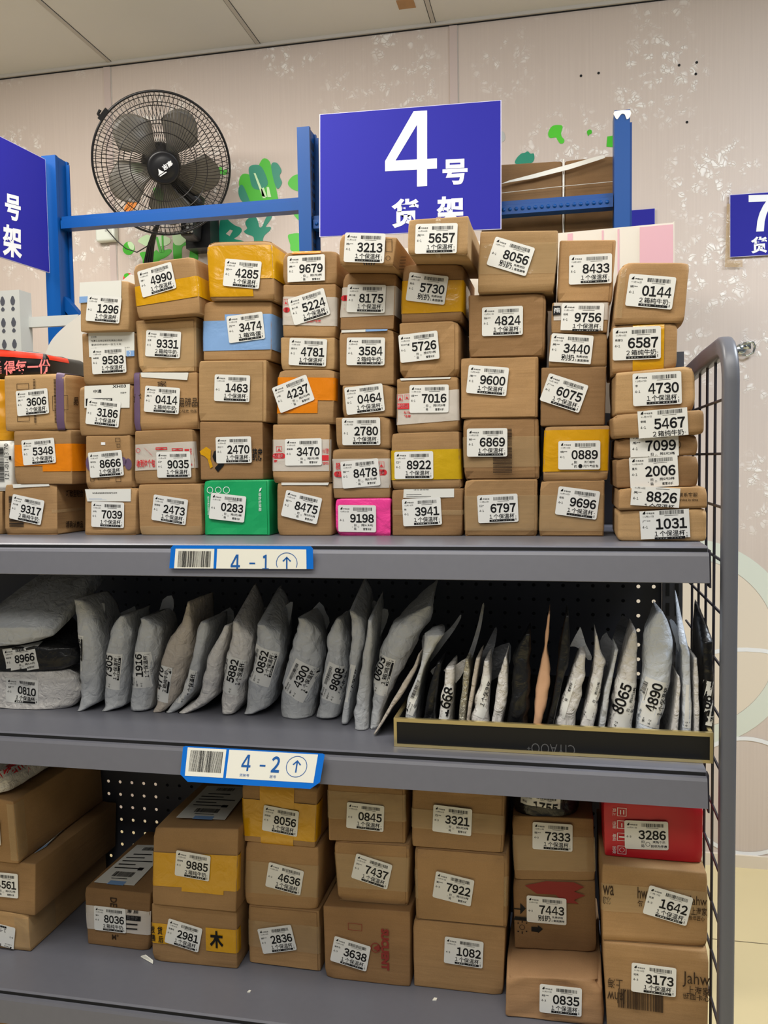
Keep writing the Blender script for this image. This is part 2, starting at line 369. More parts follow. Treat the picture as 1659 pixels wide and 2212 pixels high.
LW = .0605
def sticker(par, fn, num, kind='t1', date='01月06日', row='4-1', name='', scale=1, clip=None, seed=0, curved=False, grid=(14,10), thick=.0003):
    """fn(x, y, off) -> world point on the carrier (or None where the carrier ends)."""
    rng = random.Random(seed or num); w = LW*scale; h = w*.70
    y1 = h/2 if not clip else h/2-clip[0]*h; y0 = -h/2 if not clip else h/2-clip[1]*h
    if not curved:
        poly = [(x, min(max(y, y0), y1)) for x, y in rrect(w, h, .0028)]
        v = [fn(x,y,thick) for x,y in poly]+[fn(x,y,0) for x,y in poly]; n = len(poly)
        o = obj('pickup_sticker', v, [tuple(range(n))]+[((i+1)%n,i,n+i,n+(i+1)%n) for i in range(n)], M['label'], par)
    else:
        gx, gy = grid; pts = []; ok = {}
        for j in range(gy+1):
            for i in range(gx+1):
                p = fn((i/gx-.5)*w, y0+(y1-y0)*j/gy, .0006)
                if p is not None: ok[(i,j)] = len(pts); pts.append(p)
        F = [tuple(ok[q] for q in ((i,j),(i+1,j),(i+1,j+1),(i,j+1))) for i in range(gx) for j in range(gy) if all(q in ok for q in ((i,j),(i+1,j),(i+1,j+1),(i,j+1)))]
        if not F: return None
        us = sorted({i for q in F for i in q}); ix = {a:b for b,a in enumerate(us)}
        o = obj('pickup_sticker', [pts[i] for i in us], [tuple(ix[i] for i in q) for q in F], M['label'], par, smooth=True)
    k = sticker_ink(num, kind, date, row, name, rng, w, h)
    keep = (lambda x, y: y0 < y < y1) if clip else None
    o['label'] = 'white pickup sticker printed %s' % num if num else 'white pickup sticker'
    ORI[o.name] = ORI[par.name]
    k.make('sticker_print', [M['ink'], M['label']], o, lambda x, y: fn(x, y, thick+.00025 if not curved else .0012), keep)
    return o

# ------------------------------------------------------------------ the carton
def hshash(s): return sum((i+1)*ord(c) for i, c in enumerate(s))
class Carton:
    def __init__(s, q, Y=.15, d=.17, r=.0035, seed=0, rough=1.0, name='parcel_box', mat='card', lean=None, bulge=0):
        s.Y = Y; s.d = d; s.r = r; s.seed = seed; s.rough = rough; s.name = name; s.mat = mat; s.bulge = bulge
        s.c = [P(q[i], q[i+1], Y) for i in (0,2,4,6)]         # TL TR BR BL
        rg = random.Random(seed); s.lean = rg.uniform(-.035,.035) if lean is None else lean; s.yaw = rg.uniform(-.03,.03)
        s.px = q; s.o = None; s.foff = 0
        s.fb = rg.choice((0,0,0,.09,.12)) if rough else 0; s.ft = rg.choice((0,0,0,0,.07)) if rough else 0
        s.crush = [rg.choice((0,0,.0015,.003,.0045)) for _ in range(4)]
    def prep(s):
        c = s.c; s.w = ((c[1]-c[0]).length+(c[2]-c[3]).length)/2; s.h = ((c[0]-c[3]).length+(c[1]-c[2]).length)/2
        s.mid = (c[0]+c[1]+c[2]+c[3])/4
    def shear(s, x, z): return s.lean*(z-s.mid.z) + s.yaw*(x-s.mid.x)
    def raw(s, u, v, w):
        a = s.c[3]*((1-u)*(1-v)) + s.c[2]*(u*(1-v)) + s.c[0]*((1-u)*v) + s.c[1]*(u*v)
        return Vector((a.x, s.Y + w*s.d, a.z))
    def pt(s, u, v, w, off=0):
        L = (s.w, s.h, s.d); q = [u*L[0], v*L[1], w*L[2]]; r = s.r
        inn = [min(max(q[i], r), L[i]-r) for i in range(3)]; nn = Vector([q[i]-inn[i] for i in range(3)])
        if nn.length > 1e-9: nn.normalize(); q = [inn[i]+nn[i]*(r+off) for i in range(3)]
        p = s.raw(q[0]/L[0], q[1]/L[1], q[2]/L[2])
        sd = s.seed % 97
        k = noise.noise(Vector((p.x*9+sd, p.z*9, w*2)))*.0026 + noise.noise(Vector((p.x*34, p.z*34+sd, w*7)))*.0016
        e = min(u,1-u)*2; e2 = min(v,1-v)*2
        if w < .01:
            p.y += s.rough*abs(k)*1.0*(.4+.6*min(1,5*min(e,e2))) - s.bulge*e*e2
            if v < s.fb: p.y += (s.fb-v)*s.h*.30
            if v > 1-s.ft: p.y += (v-1+s.ft)*s.h*.3
        else:
            p.x += s.rough*k*.5*(1 if 0 < v < 1 else .3); p.z += -s.rough*abs(k)*.9*(1 if (v > .97 and w > .05) else 0)
        for (cu, cv), a in zip(((0,0),(1,0),(0,1),(1,1)), s.crush):
            if a:
                d = math.sqrt(((u-cu)*s.w)**2+((v-cv)*s.h)**2+(w*s.d)**2)/.013
                if d < 1: g = a*s.rough*(1-d)**1.5; p.y += g; p.x += g*.5*(1-2*cu); p.z += g*(-.5*cv)
        p.y += s.shear(p.x, p.z)
        return p
    def samples(s, L, n):
        a = s.r/L; return [0, a*.35, a] + [a+(1-2*a)*k/n for k in range(1,n)] + [1-a, 1-a*.35, 1]
    def build(s, label, group, cat='box'):
        s.prep(); U = s.samples(s.w,11); V = sorted(set(s.samples(s.h,9)+([s.fb,s.fb+.012] if s.fb else [])+([1-s.ft,1-s.ft-.012] if s.ft else []))); Wd = s.samples(s.d,4)
        nu, nv, nw = len(U)-1, len(V)-1, len(Wd)-1; ids = {}; vs = []
        def g(i,j,k):
            if (i,j,k) not in ids: ids[(i,j,k)] = len(vs); vs.append(s.pt(U[i],V[j],Wd[k]))
            return ids[(i,j,k)]
        F = []
        for i in range(nu):
            for j in range(nv):
                F.append((g(i,j,0),g(i+1,j,0),g(i+1,j+1,0),g(i,j+1,0))); F.append((g(i,j,nw),g(i,j+1,nw),g(i+1,j+1,nw),g(i+1,j,nw)))
            for k in range(nw):
                F.append((g(i,0,k),g(i,0,k+1),g(i+1,0,k+1),g(i+1,0,k))); F.append((g(i,nv,k),g(i+1,nv,k),g(i+1,nv,k+1),g(i,nv,k+1)))
        for j in range(nv):
            for k in range(nw):
                F.append((g(0,j,k),g(0,j+1,k),g(0,j+1,k+1),g(0,j,k+1))); F.append((g(nu,j,k),g(nu,j,k+1),g(nu,j+1,k+1),g(nu,j+1,k)))
        s.o = obj(s.name, vs, F, M[s.mat] if isinstance(s.mat, str) else s.mat, smooth=True); tag(s.o, label, cat, group); return s
    def front(s, x, z, off=0): return Vector((x, s.Y + s.shear(x, z) - .0006 - s.foff - s.bulge - off, z))
    def flap(s, u0=.035, u1=.965, v0=.02, v1=.975, t=.0016):
        n = 8; vs = []; F = []
        for j in range(n+1):
            for i in range(n+1):
                u = u0+(u1-u0)*i/n; v = v0+(v1-v0)*j/n; p = s.pt(u,v,0,0); vs.append(p+Vector((0,-t,0)))
        F = [(a,a+1,a+n+2,a+n+1) for j in range(n) for i in range(n) for a in [j*(n+1)+i]]
        rim = [i for i in range(n+1)]+[(j*(n+1)+n) for j in range(1,n+1)]+[n*(n+1)+i for i in range(n-1,-1,-1)]+[j*(n+1) for j in range(n-1,0,-1)]
        b = len(vs); vs += [vs[i]+Vector((0,t+.0005,0)) for i in rim]; m = len(rim)
        F += [(rim[(k+1)%m], rim[k], b+k, b+(k+1)%m) for k in range(m)]
        s.foff = t; return obj('front_flap', vs, F, M[s.mat] if isinstance(s.mat, str) else s.mat, s.o)
    def tape(s, mat, v0, v1, u0=0, u1=1, wl=.05, wr=.07, name='tape_band', off=.0005, skew=0):
        path = []
        if u0 <= 0 and wl > 0: path += [(0, wl), (0, wl*.5), (0, s.r/s.d)]; u0 = 0
        k = 10; a = s.r/s.w
        lo = max(u0, a) if u0 <= 0 else u0; hi = min(u1, 1-a) if u1 >= 1 else u1
        path += [(lo+(hi-lo)*i/k, 0) for i in range(k+1)]
        if u1 >= 1 and wr > 0: path += [(1, s.r/s.d), (1, wr*.5), (1, wr)]
        n = 5; vs = []
        for j in range(n+1):
            for u, w in path:
                v = v0+(v1-v0)*j/n + skew*(u-.5); p = s.pt(u, v, w, off)
                if w == 0: p.y -= off + s.foff
                elif u == 1: p.x += off
                else: p.x -= off
                vs.append(p)
        m = len(path); F = [(j*m+i, j*m+i+1, (j+1)*m+i+1, (j+1)*m+i) for j in range(n) for i in range(m-1)]
        return obj(name, vs, F, M[mat], s.o, smooth=True)
    def vtape(s, mat, u0, u1, v0=0, v1=1, wt=.25, name='tape_strip', off=.0007):
        b = s.r/s.h; lo = max(v0, b) if v0 <= 0 else v0; hi = min(v1, 1-b) if v1 >= 1 else v1
        path = []
        if v0 <= 0: path += [(0, .1), (0, s.r/s.d)]
        path += [(lo+(hi-lo)*i/8, 0) for i in range(9)]
        if v1 >= 1: path += [(1, s.r/s.d), (1, wt*.5), (1, wt)]
        n = 3; vs = []
        for j in range(n+1):
            for v, w in path:
                p = s.pt(u0+(u1-u0)*j/n, v, w, off)
                if w == 0: p.y -= off + s.foff
                elif v == 1: p.z += off
                else: p.z -= off
                vs.append(p)
        m = len(path); F = [(j*m+i, (j+1)*m+i, (j+1)*m+i+1, j*m+i+1) for j in range(n) for i in range(m-1)]
        return obj(name, vs, F, M[mat], s.o, smooth=True)
    def stick(s, cx, cy, rot, num, kind='t1', date='01月06日', row='4-1', name='', scale=1, clip=None):
        o = P(cx, cy, s.Y); a = math.radians(rot); ex = (math.cos(a), math.sin(a)); ez = (-math.sin(a), math.cos(a))
        return sticker(s.o, lambda x, y, off: s.front(o.x+x*ex[0]+y*ez[0], o.z+x*ex[1]+y*ez[1], off+.0012), num, kind, date, row, name, scale, clip)
    def paper(s, q, mat='bill', name='waybill', ink=None, off=.0003, mats=None):
        """flat paper on the front: q = px corners TL TR BR BL; ink(k, w, h) draws on it in metres from its lower left."""
        c = [P(q[i],q[i+1],s.Y) for i in (0,2,4,6)]
        if mat: p = obj(name, [s.front(a.x,a.z,off) for a in (c[3],c[2],c[1],c[0])]+[s.front(a.x,a.z,-.001) for a in (c[3],c[2],c[1],c[0])], [(0,1,2,3),(1,0,4,5),(2,1,5,6),(3,2,6,7),(0,3,7,4)], M[mat], s.o)
        else: p = s.o
        if ink:
            k = Ink(); ink(k)       # ink coordinates 0..1 with y up
            def fn(x, y):
                a = c[3]*((1-x)*(1-y))+c[2]*(x*(1-y))+c[0]*((1-x)*y)+c[1]*(x*y); return s.front(a.x, a.z, off+.0002)
            if p is not s.o: ORI[p.name] = ORI[s.o.name]
            k.make('printing' if mat else name, mats or [M['ink']], p, fn)
        return p
    def side_ink(s, px0, py0, px1, py1, ink, mats, name='printing'):   # on the right side face, plane x = const near right edge
        x = (s.c[1].x+s.c[2].x)/2; c = [PX(a,b,x) for a,b in ((px0,py1),(px1,py1),(px1,py0),(px0,py0))]
        k = Ink(); ink(k)
        def fn(u, v):
            a = c[0]*((1-u)*(1-v))+c[1]*(u*(1-v))+c[2]*(u*v)+c[3]*((1-u)*v)
            return Vector((s.c[2].x+(s.c[1].x-s.c[2].x)*min(1,max(0,(a.z-s.c[2].z)/(s.c[1].z-s.c[2].z)))+.0016, a.y, a.z))
        k.make(name, mats, s.o, fn)

# ================================================================== the room
WY, CZ, FZ = 2.05, 3.09, 0.017
XL, XR, YB = -4.2, 3.2, -3.2
struct(MB().box((XL,WY,FZ),(XR,WY+.1,CZ)).make('wall_back', M['wall'], origin=(0,WY,FZ)))
struct(MB().box((XL,YB,FZ-.1),(XR,WY+.1,FZ)).make('floor', M['floor']))
struct(MB().box((XL,YB,CZ),(XR,WY+.1,CZ+.08)).make('ceiling', M['ceil']))
g = MB()
for k in range(-4, 6): g.box((.355+k*.6,YB,FZ),(.358+k*.6,WY,FZ+.0008))
for k in range(-6, 4): g.box((XL,1.54+k*.6-.0015,FZ),(XR,1.54+k*.6+.0015,FZ+.0008))
struct(g.make('floor_joints', M['grout']))
n = 0
def trim(mb, mat): 
    global n; n += 1; return struct(mb.make('trim_%d' % n, mat))
for px, py in ((240,143),(560,97),(937,50)):
    x = P(px,py,WY).x
    trim(MB().box((x-.007,YB,CZ-.004),(x+.008,WY,CZ+.001)), M['ceilstrip'])
    trim(MB().box((x-.010,YB,CZ-.0015),(x+.0095,WY,CZ+.001)), M['dark'])
trim(MB().box((XL,WY-.014,CZ-.012),(XR,WY,CZ)), M['ceilstrip'])
trim(MB().box((XL,WY-.006,CZ-.0145),(XR,WY,CZ-.012)), M['dark'])
for px, py in ((233,180),(980,120)):
    x = P(px,py,WY).x; trim(MB().box((x-.014,WY-.006,FZ),(x+.014,WY,CZ-.016)), M['walltrim'])
    trim(MB().box((x+.014,WY-.003,FZ),(x+.017,WY,CZ-.016)), M['ceilstrip'])
struct(MB().box((XL,WY-.012,FZ),(XR,WY,FZ+.045)).make('baseboard_back', M['cream']))
# ceiling repair patch
c = P(820,46,WY-.2); tag(MB().box((-.56,1.86,CZ-.0016),(-.50,1.92,CZ-.0001)).make('ceiling_tape', M['kraft']), 'small yellowed square of tape on the ceiling near the wall', 'tape')

# ------------------------------------------------------------------ decals on the wall
def poly_px(name, pts, Y, t, mat, label=None, cat='wall decal', parent=None, group=None):
    o = MB().prism([P(x,y,Y) for x,y in reversed(pts)], (0,-t,0)).make(name, M[mat] if isinstance(mat,str) else mat, parent)
    if label: tag(o, label, cat, group)
    return o
def smooth_px(pts, k=4):          # closed Catmull-Rom through pixel points
    out = []; n = len(pts)
    for i in range(n):
        a,b,c,d = (pts[(i+j-1)%n] for j in range(4))
        for s in range(k):
            t = s/k; out.append(tuple(.5*((2*b[q])+(-a[q]+c[q])*t+(2*a[q]-5*b[q]+4*c[q]-d[q])*t*t+(-a[q]+3*b[q]-3*c[q]+d[q])*t**3) for q in (0,1)))
    return out
D = WY-.0005; GD = 'vegetable stickers on the wall'
root = poly_px('leafy_vegetable_decal', smooth_px([(517,388),(525,376),(540,378),(552,392),(556,366),(568,343),(582,348),(588,370),(594,395),(600,426),(600,440),(545,440),(528,425),(518,408)]), D, .001, 'grn', 'green leafy vegetable decal with dark teal leaves above the blue beam', group=GD)
for q in ([(538,362),(552,356),(566,362),(578,390),(576,402),(562,410),(546,405),(540,385)], [(586,356),(598,352),(608,368),(604,380),(609,395),(600,408),(592,392)], [(516,405),(524,400),(534,420),(540,440),(524,436),(516,422)]):
    poly_px('dark_leaf', smooth_px(q), D-.001, .0008, 'teal', parent=root)
for q in ([(548,374),(552,374),(574,428),(568,428)], [(564,408),(570,405),(577,426),(566,424)], [(576,404),(581,404),(586,426),(578,426)]):
    poly_px('pale_stem', q, D-.0018, .0008, 'palegreen', parent=root)
tag(poly_px('letter_decal', smooth_px([(473,520),(474,490),(478,470),(486,468),(496,478),(508,487),(520,492),(522,500),(514,510),(506,516),(526,521),(526,530),(473,530)],3), D, .0012, 'teal'), 'dark teal cut out letter decal left of the yellow taped box 4285', 'wall decal', 'teal letters on the wall')
tag(poly_px('letter_cutout', [(488,505),(497,496),(503,498),(496,510)], D-.0013, .0004, 'wall'), 'pale diamond shaped hole within the dark teal letter', 'wall decal')
tag(poly_px('letter_decal', smooth_px([(531,478),(540,470),(552,469),(558,480),(560,490),(566,490),(574,472),(582,461),(588,462),(585,474),(574,490),(584,490),(584,497),(572,508),(568,518),(568,530),(550,530),(548,512),(534,506),(527,500),(534,494),(531,486)],3), D, .0012, 'teal'), 'dark teal cut out sprout shaped decal below the blue beam', 'wall decal', 'teal letters on the wall')
for q, lb in (([(622,395),(632,381),(646,377),(660,385),(660,415),(640,412),(628,406)],'bright green leaf decal peeking out just left of the blue middle post'),
              ([(622,510),(630,505),(650,505),(660,520),(660,545),(630,542),(627,528)],'rounded green decal left of the blue middle post above box 9679'),
              ([(628,452),(645,452),(655,460),(655,480),(644,475),(634,463)],'small green decal under the beam beside the blue middle post')):
    tag(poly_px('leaf_decal', smooth_px(q), D, .001, 'grn'), lb, 'wall decal', GD)
root = poly_px('sprout_decal', smooth_px([(302,548),(310,544),(330,545),(338,540),(345,546),(352,542),(368,538),(370,545),(358,556),(345,562),(340,575),(312,575),(308,560)]), D, .001, 'grn', 'green sprout decal behind the bundled cables under the fan', group=GD)
for q in ([(298,520),(310,510),(322,508),(330,520),(332,535),(318,533),(304,526)], [(340,512),(355,510),(368,516),(366,526),(352,532),(342,530)]): poly_px('pale_leaf', smooth_px(q), D-.001, .0008, 'palegreen', parent=root)
for q in ([(336,512),(341,512),(350,545),(344,545)], [(349,505),(353,505),(354,545),(350,545)]): poly_px('stem', q, D-.0018, .0008, 'grn', parent=root)
root = poly_px('cabbage_decal', smooth_px([(374,525),(388,528),(396,520),(402,524),(410,516),(430,519),(446,520),(438,530),(426,534),(428,560),(410,560),(410,535),(394,534),(392,575),(378,575)]), D, .001, 'grn', 'green two stalk vegetable decal right of the fan cables', group=GD)
poly_px('pale_leaf', smooth_px([(374,505),(400,502),(406,515),(398,524),(388,530),(376,526)]), D-.001, .0008, 'palegreen', parent=root)
root = poly_px('round_vegetable_decal', smooth_px([(266,533),(272,524),(282,522),(290,530),(290,542),(282,550),(272,549),(266,542)]), D, .001, 'grn', 'small round green and white decal under the wall socket', group=GD)
poly_px('white_patch', smooth_px([(276,524),(284,523),(290,531),(288,540),(280,536)]), D-.001, .0008, 'palegreen', parent=root)
root = poly_px('tomato_decal', smooth_px([(267,598),(272,592),(280,590),(286,597),(286,612),(268,612)]), D, .001, 'reddecal', 'red tomato decal peeking out above box 1296', group=GD)
poly_px('leaf', smooth_px([(268,594),(276,590),(280,598),(272,602)]), D-.001, .0008, 'grn', parent=root)
for q, m, lb in (([(282,356),(292,352),(306,354),(310,366),(302,374),(286,374)],'grn','green patch decal seen through the fan left of its hub'),
                 ([(268,452),(276,438),(290,432),(296,438),(288,452),(274,458)],'orange','orange carrot decal seen through the lower left of the fan'),
                 ([(332,410),(340,404),(352,412),(354,430),(346,442),(336,430)],'grn','green decal seen through the fan below its hub'),
                 ([(472,362),(478,360),(482,368),(490,366),(490,376),(480,378),(472,370)],'grn','tiny green decal behind the right rim of the fan'),
                 ([(432,478),(444,472),(450,474),(442,482),(434,486)],'grn','green leaf sliver decal at the lower right of the fan')):
    tag(poly_px('leaf_decal', smooth_px(q), D, .001, m), lb, 'wall decal', GD)
root = poly_px('trumpet_flower_decal', smooth_px([(1187,280),(1194,272),(1206,270),(1215,273),(1212,288),(1214,296),(1219,302),(1217,309),(1210,310),(1204,302),(1200,297),(1188,298),(1184,290)]), D, .001, 'lite', 'light green trumpet shaped flower decal right of the big number sign', group=GD)
tag(poly_px('dot_decal', smooth_px([(1268,284),(1273,280),(1278,282),(1278,288),(1273,291),(1271,294),(1269,290)]), D, .001, 'grn'), 'tiny green dot decal above the brown cartons', 'wall decal', GD)
tag(poly_px('square_decal', [(1312,295),(1325,293),(1325,318),(1310,317)], D, .001, 'grn'), 'green square decal touching the right blue post', 'wall decal', GD)
root = poly_px('mushroom_decal', smooth_px([(1113,353),(1116,342),(1126,332),(1134,330),(1140,327),(1146,332),(1153,332),(1154,344),(1148,352),(1130,356)]), D, .001, 'teal', 'teal mushroom cap decal above the left carton behind the sign', group=GD)
tag(poly_px('grey_decal', smooth_px([(1080,286),(1088,285),(1091,294),(1090,303),(1082,306)]), D, .001, 'greymetal'), 'small grey oval at the right edge of the big sign', 'wall decal')
for a, b in ((1255,164),(1293,158),(1467,141),(1505,135),(1503,160),(1484,264)):
    p = P(a,b,WY); tag(MB().lathe(p+Vector((0,.002,0)), (0,-1,0), [(.0045,0),(.0045,.0035),(.002,.004)], 10).make('screw_plug', M['dark']),
        'small dark screw hole in the wallpaper, %s' % {1255:'left one of the pair above the flower decal',1293:'right one of the pair above the flower decal',1467:'leftmost of the top right three',1505:'topmost of the top right three',1503:'lowest of the top right three',1484:'lone one below the top right three'}[a], 'wall plug', 'screw holes in the wallpaper')
# big pale disc and thin arcs low on the wall at the right
def arc_decal(name, cx, cy, r0, r1, mat, label, t=.001, off=0, a0=0, a1=360):
    c = P(cx,cy,WY); s = (P(cx+10,cy,WY)-P(cx,cy,WY)).length/10; k = 72; v = []
    for i in range(k+1):
        a = math.radians(a0+(a1-a0)*i/k)
        for r in (r0,r1):
            for y in (WY-off-t-.0004, WY-off-.0004): v.append((c.x+math.cos(a)*r*s, y, c.z+math.sin(a)*r*s))
    F = []
    for i in range(k):
        b = 4*i; F += [(b,b+4,b+6,b+2),(b+2,b+6,b+7,b+3),(b+1,b,b+4,b+5)]
    return tag(obj(name, v, F, M[mat]), label, 'wall decal')
arc_decal('sun_ring_decal', 1478, 1390, 196, 240, 'mint', 'wide pale green white ring on the wall right of the grey side post')
arc_decal('sun_disc_decal', 1478, 1390, .5, 195, 'cream', 'cream disc within the pale ring low on the wall', off=.0)
arc_decal('thin_ring_decal', 1610, 1720, 337, 346, 'white', 'large thin white circle line low on the wall', t=.0008, off=.0012)
arc_decal('thin_ring_decal', 1610, 1720, 131, 140, 'white', 'smaller thin white circle line just above the floor', t=.0008, off=.0012)

# wall socket
p = P(236,502,WY); s = .042
o = MB().box((p.x-s,WY-.036,p.z-s),(p.x+s,WY,p.z+s)).make('wall_socket', M['pvc']); bv = o.modifiers.new('b','BEVEL'); bv.width = .008; bv.segments = 3
tag(o, 'white square wall socket box under the left end of the beam', 'socket')
MB().box((p.x+.002,WY-.0375,p.z-.006),(p.x+.010,WY-.0355,p.z+.018)).make('socket_slot', M['greymetal'], o)
# chrome hook at the right
p = P(1607,754,WY); hk = MB()
hk.lathe(p+Vector((-.01,0,0)), (0,-1,0), [(.019,0),(.019,.003),(.015,.006)], 20)
hk.tube([p+Vector((-.014,-.006,.012)), p+Vector((-.012,-.03,.012)), p+Vector((.006,-.042,.018)), p+Vector((.022,-.036,.018)), p+Vector((.03,-.03,.004)), p+Vector((.026,-.024,-.016)), p+Vector((.008,-.022,-.026)), p+Vector((-.010,-.02,-.022))], .0042, 8)
hk.obox(p+Vector((.004,-.03,.008)), (.012,0,0), (0,.004,0), (0,0,.012))
tag(hk.make('wall_hook', M['chrome'], smooth=True), 'small chrome hook on the wall beside the grey side post', 'hook')

# ------------------------------------------------------------------ wall fan
FC = P(351,357,1.72); FN = Vector((.55,-1,-.5)).normalized()
fa = Vector((0,0,1)); fx = fa.cross(-FN).normalized()*-1; fx = Vector((-FN.y, FN.x, 0)).normalized(); fy = FN.cross(fx)
if fy.z < 0: fy = -fy
def FP(r, a, h): return FC + fx*(r*math.cos(a)) + fy*(r*math.sin(a)) + FN*h
fan = empty('wall_fan', FC); tag(fan, 'black wall mounted fan with round wire guard above the left boxes', 'fan')
FR = .236
gd = MB(); NW = 96
for i in range(NW):
    a = 2*math.pi*i/NW
    gd.tube([FP(r, a+sw, h) for r,sw,h in ((.045,-.05,.075),(.10,.03,.072),(.16,.10,.064),(.205,.15,.046),(.226,.17,.026),(FR,.18,.0))], .0011, 4)
for r, h in ((.112,.073),(.150,.068),(.205,.048),(.224,.03)): gd.tube([FP(r, 2*math.pi*k/56, h) for k in range(56)], .0014, 4, closed=True)
gd.make('front_guard', M['fanwire'], fan)
gd = MB()
for i in range(80):
    a = 2*math.pi*i/80
    gd.tube([FP(r, a-sw, h) for r,sw,h in ((.05,0,-.085),(.13,.10,-.08),(.19,.16,-.06),(.226,.2,-.03),(FR,.2,0))], .0011, 4)
for r, h in ((.13,-.08),(.19,-.06)): gd.tube([FP(r, 2*math.pi*k/56, h) for k in range(56)], .0014, 4, closed=True)
gd.make('rear_guard', M['fanwire'], fan)
rim = MB().tube([FP(FR, 2*math.pi*k/72, 0) for k in range(72)], .0042, 8, closed=True).make('guard_rim', M['fanblk'], fan, smooth=True)
cl = MB(); a = math.radians(143)
cl.obox(FP(FR+.006,a,0), (FP(1,a+1.57,0)-FC)*.022, (FP(1,a,0)-FC)*.008, FN*.008); cl.tube([FP(FR+.004,a+.06,.004),FP(FR+.02,a+.04,.004),FP(FR+.022,a-.02,.004)], .005, 6)
cl.make('rim_clip', M['fanblk'], fan)
for k in range(5):
    a0 = math.radians(58+72*k); v = []; F = []; nr, na = 9, 8
    for side in (0,1):
        for i in range(nr+1):
            r = .045+.158*i/nr; wdt = .36+.46*math.sin(math.pi*min(1,(i/nr)*.62+.06))**.9
            for j in range(na+1):
                t = j/na-.5; e = (i/nr)**4*.055*(2*t)**2
                v.append(FP(r-e, a0+t*2*wdt*.62+.12*(i/nr), .012+t*.05-.002*side))
    m = (nr+1)*(na+1)
    for i in range(nr):
        for j in range(na):
            q = (i*(na+1)+j, i*(na+1)+j+1, (i+1)*(na+1)+j+1, (i+1)*(na+1)+j); F += [q, tuple(m+x for x in reversed(q))]
    rm = [i*(na+1) for i in range(nr+1)]+[nr*(na+1)+j for j in range(1,na+1)]+[i*(na+1)+na for i in range(nr-1,-1,-1)]+[j for j in range(na-1,0,-1)]
    F += [(rm[x], rm[(x+1)%len(rm)], m+rm[(x+1)%len(rm)], m+rm[x]) for x in range(len(rm))]
    obj('fan_blade', v, F, M['blade'], fan, smooth=True)
MB().lathe(FC, FN, [(.05,-.02),(.05,.03),(.044,.04),(.02,.044)], 28).make('blade_hub', M['fanblk'], fan, smooth=True)
cap = MB().lathe(FC, FN, [(.054,.068),(.056,.076),(.05,.084),(.046,.082),(.034,.088),(.0,.092)][:-1]+[(.004,.091)], 36).make('hub_cap', M['fanblk'], fan, smooth=True)
k = Ink(); k.text('志高', -.004, -.008, .034, .010, .03); k.poly([(-.030,-.010),(-.006,-.010),(-.012,-.004),(-.018,.008),(-.024,-.004)]); k.rect(-.028,-.016,.0,-.0125)
ca, sa = math.cos(.62), math.sin(.62); ORI[cap.name] = ORI[fan.name]
k.make('hub_logo', M['white'], cap, lambda x,y: FC+fx*(x*ca-y*sa)+fy*(x*sa+y*ca)+FN*(.0935-.06*(abs(x)+abs(y))*.5+.001))
MB().lathe(FC, -FN, [(.06,.05),(.07,.09),(.066,.15),(.045,.19),(.02,.2)], 28).make('motor_housing', M['fanblk'], fan, smooth=True)
q = P(413,492,1.9)
nk = MB().tube([FC-FN*.14, FC-FN*.15+Vector((.04,.02,-.08)), P(425,440,1.86), P(418,475,1.9)], .03, 12, rad=[.03,.034,.036,.03]).make('fan_neck', M['fanblk'], fan, smooth=True)
bs = MB().obox(q, (.026,.004,0), (-.006,.05,0), (.004,0,.042)).make('control_base', M['fanblk'], fan); bv = bs.modifiers.new('b','BEVEL'); bv.width = .012; bv.segments = 3
MB().box((q.x-.05,WY-.09,q.z-.06),(q.x+.05,WY,q.z+.07)).make('wall_bracket', M['fanblk'], fan)
for i, (a, b) in enumerate(((405,484),(405,492),(406,500),(413,483),(413,499))):
    c = P(a,b,1.848); MB().lathe(c+Vector((0,.004,0)), (0,-1,0), [(.0055,0),(.0055,.006),(.004,.007)], 12).make('fan_button', M['greymetal'], fan, smooth=True)
cb = MB()
for dx in (-7,-2,3,7): cb.tube([P(342+dx*.3,482,1.9), P(333+dx*.4,505,1.93), P(326+dx*.7,530,1.96), P(321+dx,562,1.98), P(318+dx*1.3,600,2.0)], .0055, 6)
cb.tube([P(330,498,1.92), P(338,492,1.92), P(346,478,1.93)], .004, 6)
tag(cb.make('cable_bundle', M['fanblk'], smooth=True), 'bundle of black cables tied together hanging below the fan', 'cable')
tag(MB().tube([P(222,478,2.0), P(232,497,1.99), P(252,520,1.985), P(272,537,1.985), P(296,545,1.985), P(318,532,1.98), P(330,512,1.95)], .0022, 6).make('power_cord', M['fanblk'], smooth=True), 'thin black power cord sagging from the wall socket to the fan cables', 'cable')

# ------------------------------------------------------------------ number signs
def sign_ink(par, fn, items, mat='white'):
    for t, q, off in items:
        k = Ink(); k.text(t, 0,0,1,1, off, 4)
        def g(x, y, q=q):
            return fn(q[0]+(q[2]-q[0])*x, q[3]+(q[1]-q[3])*y + (q[4] if len(q) > 4 else 0)*(x-.5))
        k.make('sign_lettering', M[mat], par, g)
def sign(name, c, n, t, label, w=.004):   # c: TL TR BR BL world
    c = [Vector(x) for x in c]; n = Vector(n).normalized()
    o = MB().prism([c[3],c[2],c[1],c[0]], -n*t).make(name, M['signw']); tag(o, label, 'sign')
    m = (c[0]+c[1]+c[2]+c[3])/4; ii = [x+(m-x).normalized()*w*1.4+n*.0006 for x in c]
    obj('blue_face', [ii[3],ii[2],ii[1],ii[0]], [(0,1,2,3)], M['sign'], o); return o
SY = 1.12
s4 = sign('shelf_number_sign', [P(690,247,SY),P(1083,216,SY),P(1083,495,SY),P(690,512,SY)], (0,-1,0), .005, 'big blue sign with white number four above the boxes', .002)
sign_ink(s4, lambda x,y: P(x,y,SY)+Vector((0,-.0012,0)), [('４',(832,241,944,404,-6),.02),('号',(956,344,1010,399,-3),.035),('货',(846,429,905,492,-3),.035),('架',(943,424,1004,487,-3),.035)])
